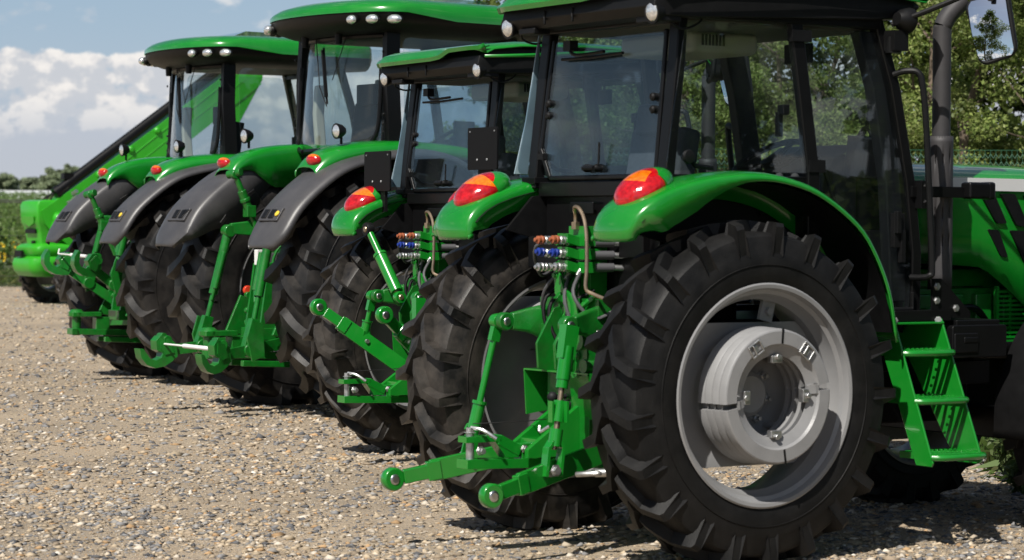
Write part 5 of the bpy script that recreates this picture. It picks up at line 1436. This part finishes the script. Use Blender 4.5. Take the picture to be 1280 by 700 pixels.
hv, hf, hc = leaf_quads(hp, .16+.14*g_.random(n_), g_, np.array(pal_b)[g_.integers(0, 3, n_)]*(.7+.5*g_.random((n_, 1))), .4, .65)
added_hedge = empty('added_hedge', None, (0, 0, 0), 0, 'long leafy row added out of view to darken the cab door reflection', 'added_hedge')  # out of view, added to darken what the cab door glass reflects
mesh_np('foliage', hv, hf, hc, LEAF, added_hedge)
hb = new()
for k in range(13): tube(hb, [(14.1, -7.5+2*k, 0), (14.0, -7.4+2*k, 1.0), (14.15, -7.6+2*k, 1.9)], .03, 6)
obj('stem', hb, BARK, added_hedge)
for k in range(6):
    x, Y = -128-17*k, 470+9*(k % 3); tree('field_tree', (x, Y, land_z(x, Y)-.3), 6.2+1.1*math.sin(k*2.1), 3.4+.5*math.cos(k*1.7), 4500, .75, [(.23, .275, .17), (.26, .30, .185), (.20, .245, .155)], 'distant tree of the long row past the open end of the polytunnel', 400+k, 'trees in the row beyond the polytunnel', .02, 0, .22, 50)  # same pale greyed leaves, haze put into their colour
# a tree behind the camera, seen only in the mirror of the nearest tractor
MIRROR_TREE = (-12.0, -2.8)
tree('roadside_tree', (MIRROR_TREE[0], MIRROR_TREE[1], 0), 11.5, 3.4, 12000, .24, pal_b, 'dark tree reflected in the side mirror of the tractor with steps', 190, None, .05, 0, .2, 90)

# ---- green welded mesh fence
gf = empty('mesh_fence', None, (1.0, 26.5, 0), R(-4), 'green welded wire mesh fence in front of the trees', 'fence')
GREENF = mat('green_fence_paint', (.012, .075, .035), .5)
def mesh_(b):
    for k in range(201):
        x = .055*k; box(b, (x, 0, 1.2), (.005, .005, 2.4))
    for j in range(13): box(b, (5.5, .005, .12+.19*j), (11, .006, .006))
    for z in (2.36, 2.28, 1.5, .7):   # stiffening folds
        for k in range(200):
            x = .055*k; bar(b, (x, 0, z), (x+.0275, -.03, z-.045), .005, .005); bar(b, (x+.0275, -.03, z-.045), (x+.055, 0, z), .005, .005)
obj('mesh_panel', (lambda b: (mesh_(b), b)[1])(new()), GREENF, gf)
def mp(b): box(b, (0, .04, 1.24), (.06, .06, 2.48)); box(b, (0, .04, 2.49), (.07, .07, .02))
for k in range(5): part('mpost', 'post', mp, GREENF, gf, loc=(2.5*k+.4, 0, 0))

# ---- weeds beside the nearest tractor
def weed(pos, h, n, seed, label):
    g = np.random.default_rng(seed); root = empty('weed_plant', None, pos, 0, label, 'weed', 'weeds at the gravel edge')
    b = new(); C_ = []
    for k in range(n):
        a = g.random()*6.283; L_ = h*(.6+.5*g.random()); e = V((math.cos(a)*L_*.55, math.sin(a)*L_*.55, L_)); m_ = V((e.x*.35, e.y*.35, L_*.6))
        pts = smooth_path([V((g.normal()*.03, g.normal()*.03, 0)), m_, e], 6); tube(b, pts, .004, 4)
        for p in pts[3:]:
            for q in range(3): C_.append(np.array(p)+g.normal(size=3)*.035)
    obj('stem', b, bpy.data.materials['stalk'], root)
    C_ = np.array(C_); c = np.array([(.09, .13, .04), (.12, .16, .06), (.07, .11, .03)])[g.integers(0, 3, len(C_))]
    v, f, cc = leaf_quads(C_, .05+.05*g.random(len(C_)), g, c, .2, .35); mesh_np('leaf', v, f, cc, LEAF, root)
for k, (x, y, h, n, lab) in enumerate(((3.12, 15.6, .34, 16, 'tallest leafy weed at the gravel edge beside the side steps'), (3.28, 16.4, .28, 12, 'leafy weed behind the tallest one at the gravel edge'), (3.05, 15.05, .16, 8, 'low weed closest to the camera at the gravel edge'), (3.5, 15.9, .30, 12, 'spreading leafy weed behind the front fender at the gravel edge'))):
    weed((x, y, 0), h, n, 300+k, lab)

# ================================================================== sky, sun, camera
SUN_EL, SH = R(50), V((-.45, -.89, 0)).normalized()
w = bpy.data.worlds.new('World'); sc.world = w; w.use_nodes = True
nt = w.node_tree; N = nt.nodes; Lk = nt.links; N.clear()
out = N.new('ShaderNodeOutputWorld'); bg = N.new('ShaderNodeBackground'); bg.inputs['Strength'].default_value = .05
sky = N.new('ShaderNodeTexSky'); sky.sky_type = 'NISHITA'; sky.sun_disc = False; sky.sun_elevation = SUN_EL; sky.sun_rotation = math.atan2(SH.x, SH.y)
sky.air_density = 1.0; sky.dust_density = 1.2; sky.ozone_density = 1.6; Lk.new(sky.outputs[0], bg.inputs['Color'])
def mth(op, a=None, c=None, v1=None, v2=None, clamp=False):
    n = N.new('ShaderNodeMath'); n.operation = op; n.use_clamp = clamp
    if a is not None: Lk.new(a, n.inputs[0])
    elif v1 is not None: n.inputs[0].default_value = v1
    if c is not None: Lk.new(c, n.inputs[1])
    elif v2 is not None: n.inputs[1].default_value = v2
    return n.outputs[0]
tc = N.new('ShaderNodeTexCoord'); sp = N.new('ShaderNodeSeparateXYZ'); Lk.new(tc.outputs['Generated'], sp.inputs[0])
az = mth('ARCTAN2', sp.outputs[0], sp.outputs[1]); el = mth('ARCSINE', sp.outputs[2])
def fbm(du, dv, scale, detail=8, rough=.55, sx=1., sy=1.7):
    cb = N.new('ShaderNodeCombineXYZ'); Lk.new(mth('MULTIPLY', mth('ADD', az, v2=du), v2=sx), cb.inputs[0]); Lk.new(mth('MULTIPLY', mth('ADD', el, v2=dv), v2=sy), cb.inputs[1])
    n = N.new('ShaderNodeTexNoise'); n.inputs['Scale'].default_value = scale; n.inputs['Detail'].default_value = detail; n.inputs['Roughness'].default_value = rough
    Lk.new(cb.outputs[0], n.inputs['Vector']); return n.outputs['Fac']
def smooth(x, lo, hi, a=0., c=1.):
    m = N.new('ShaderNodeMapRange'); m.interpolation_type = 'SMOOTHSTEP'; Lk.new(x, m.inputs['Value'])
    m.inputs['From Min'].default_value = lo; m.inputs['From Max'].default_value = hi; m.inputs['To Min'].default_value = a; m.inputs['To Max'].default_value = c; return m.outputs[0]
D1 = math.pi/180
# low bank of cumulus along the horizon
big = fbm(0, 0, 34, 9, .56, 1., 1.3); big2 = fbm(-.003, .005, 34, 9, .56, 1., 1.3)
prof = mth('MULTIPLY', smooth(el, .9*D1, 2.9*D1), smooth(el, 3.6*D1, 4.4*D1, 1., 0.))
dens = mth('ADD', big, mth('MULTIPLY', mth('SUBTRACT', prof, v2=.50), v2=.40))
m1 = mth('MULTIPLY', smooth(dens, .55, .62), smooth(el, 1.4*D1, 3.0*D1, .15, .97))
light = smooth(mth('SUBTRACT', big, big2), -.05, .09)
base = smooth(el, 1.6*D1, 3.2*D1)
# higher scattered clouds for the rest of the dome
hi = fbm(.4, .1, 5.5, 9, .56, 1., 1.5); hi2 = fbm(.39, .13, 5.5, 9, .56, 1., 1.5)
m2 = mth('MULTIPLY', smooth(hi, .56, .66), smooth(el, 6*D1, 12*D1))
small = fbm(.07, .02, 34, 8, .55, .8, 1.5); m3 = mth('MULTIPLY', smooth(small, .54, .66), mth('MULTIPLY', smooth(el, 4.1*D1, 4.5*D1), smooth(el, 8*D1, 5.4*D1)))
wisp = mth('MULTIPLY', smooth(fbm(.2, 0, 9, 7, .6, .5, 3.), .48, .8), v2=.35)
mask = mth('MAXIMUM', mth('MAXIMUM', m1, m2), mth('MULTIPLY', m3, v2=.8))
lit = mth('ADD', mth('MULTIPLY', light, v2=.62), mth('MULTIPLY', base, v2=.38))
cr = ramp(N, [(.0, (.55, .59, .66)), (.45, (.64, .66, .70)), (.75, (.84, .82, .81)), (1., (.97, .93, .89))]); Lk.new(lit, cr.inputs['Fac'])
cb_ = N.new('ShaderNodeBackground'); Lk.new(cr.outputs[0], cb_.inputs['Color']); cb_.inputs['Strength'].default_value = .78
hz = N.new('ShaderNodeBackground'); hz.inputs['Strength'].default_value = .89
hr = ramp(N, [(0, (.49, .52, .58)), (.28, (.475, .515, .59)), (.62, (.39, .49, .59)), (1, (.33, .455, .58))]); Lk.new(smooth(el, 0*D1, 6*D1), hr.inputs['Fac']); Lk.new(hr.outputs[0], hz.inputs['Color'])
mixh = N.new('ShaderNodeMixShader'); hzf2 = mth('MAXIMUM', smooth(el, 5.5*D1, 15*D1, .94, 0.), wisp)
Lk.new(hzf2, mixh.inputs['Fac']); Lk.new(bg.outputs[0], mixh.inputs[1]); Lk.new(hz.outputs[0], mixh.inputs[2])
mixc = N.new('ShaderNodeMixShader'); Lk.new(mask, mixc.inputs['Fac']); Lk.new(mixh.outputs[0], mixc.inputs[1]); Lk.new(cb_.outputs[0], mixc.inputs[2])
Lk.new(mixc.outputs[0], out.inputs['Surface'])

sd = bpy.data.lights.new('sun', 'SUN'); sd.energy = 5.0; sd.angle = R(.55); sd.color = (1., .955, .88)
so = bpy.data.objects.new('sun', sd); COL.objects.link(so)
d = V((SH.x*math.cos(SUN_EL), SH.y*math.cos(SUN_EL), math.sin(SUN_EL))); so.location = d*40
so.rotation_euler = d.to_track_quat('Z', 'Y').to_euler()

cd = bpy.data.cameras.new('camera'); cam = bpy.data.objects.new('camera', cd); COL.objects.link(cam); sc.camera = cam
cd.sensor_width = 36; cd.lens = 3160/1280*36; cd.clip_start = .1; cd.clip_end = 6000
cam.location = (0, 0, 1.557)
cam.rotation_mode = 'QUATERNION'
cam.rotation_quaternion = (Matrix.Rotation(R(90)-.0204, 3, 'X') @ Matrix.Rotation(.0066, 3, 'Z')).to_quaternion()
cd.dof.use_dof = True; cd.dof.focus_distance = 16.0; cd.dof.aperture_fstop = 4.5

sc.view_settings.view_transform = 'Standard'; sc.view_settings.look = 'None'; sc.view_settings.gamma = 1; sc.view_settings.use_curve_mapping = False
sc.view_settings.exposure = 0.30
sc.cycles.max_bounces = 10; sc.cycles.transparent_max_bounces = 24; sc.cycles.diffuse_bounces = 3; sc.cycles.glossy_bounces = 4
sc.cycles.caustics_reflective = False; sc.cycles.caustics_refractive = False
sc.cycles.use_denoising = True
sc.cycles.sample_clamp_indirect = 6
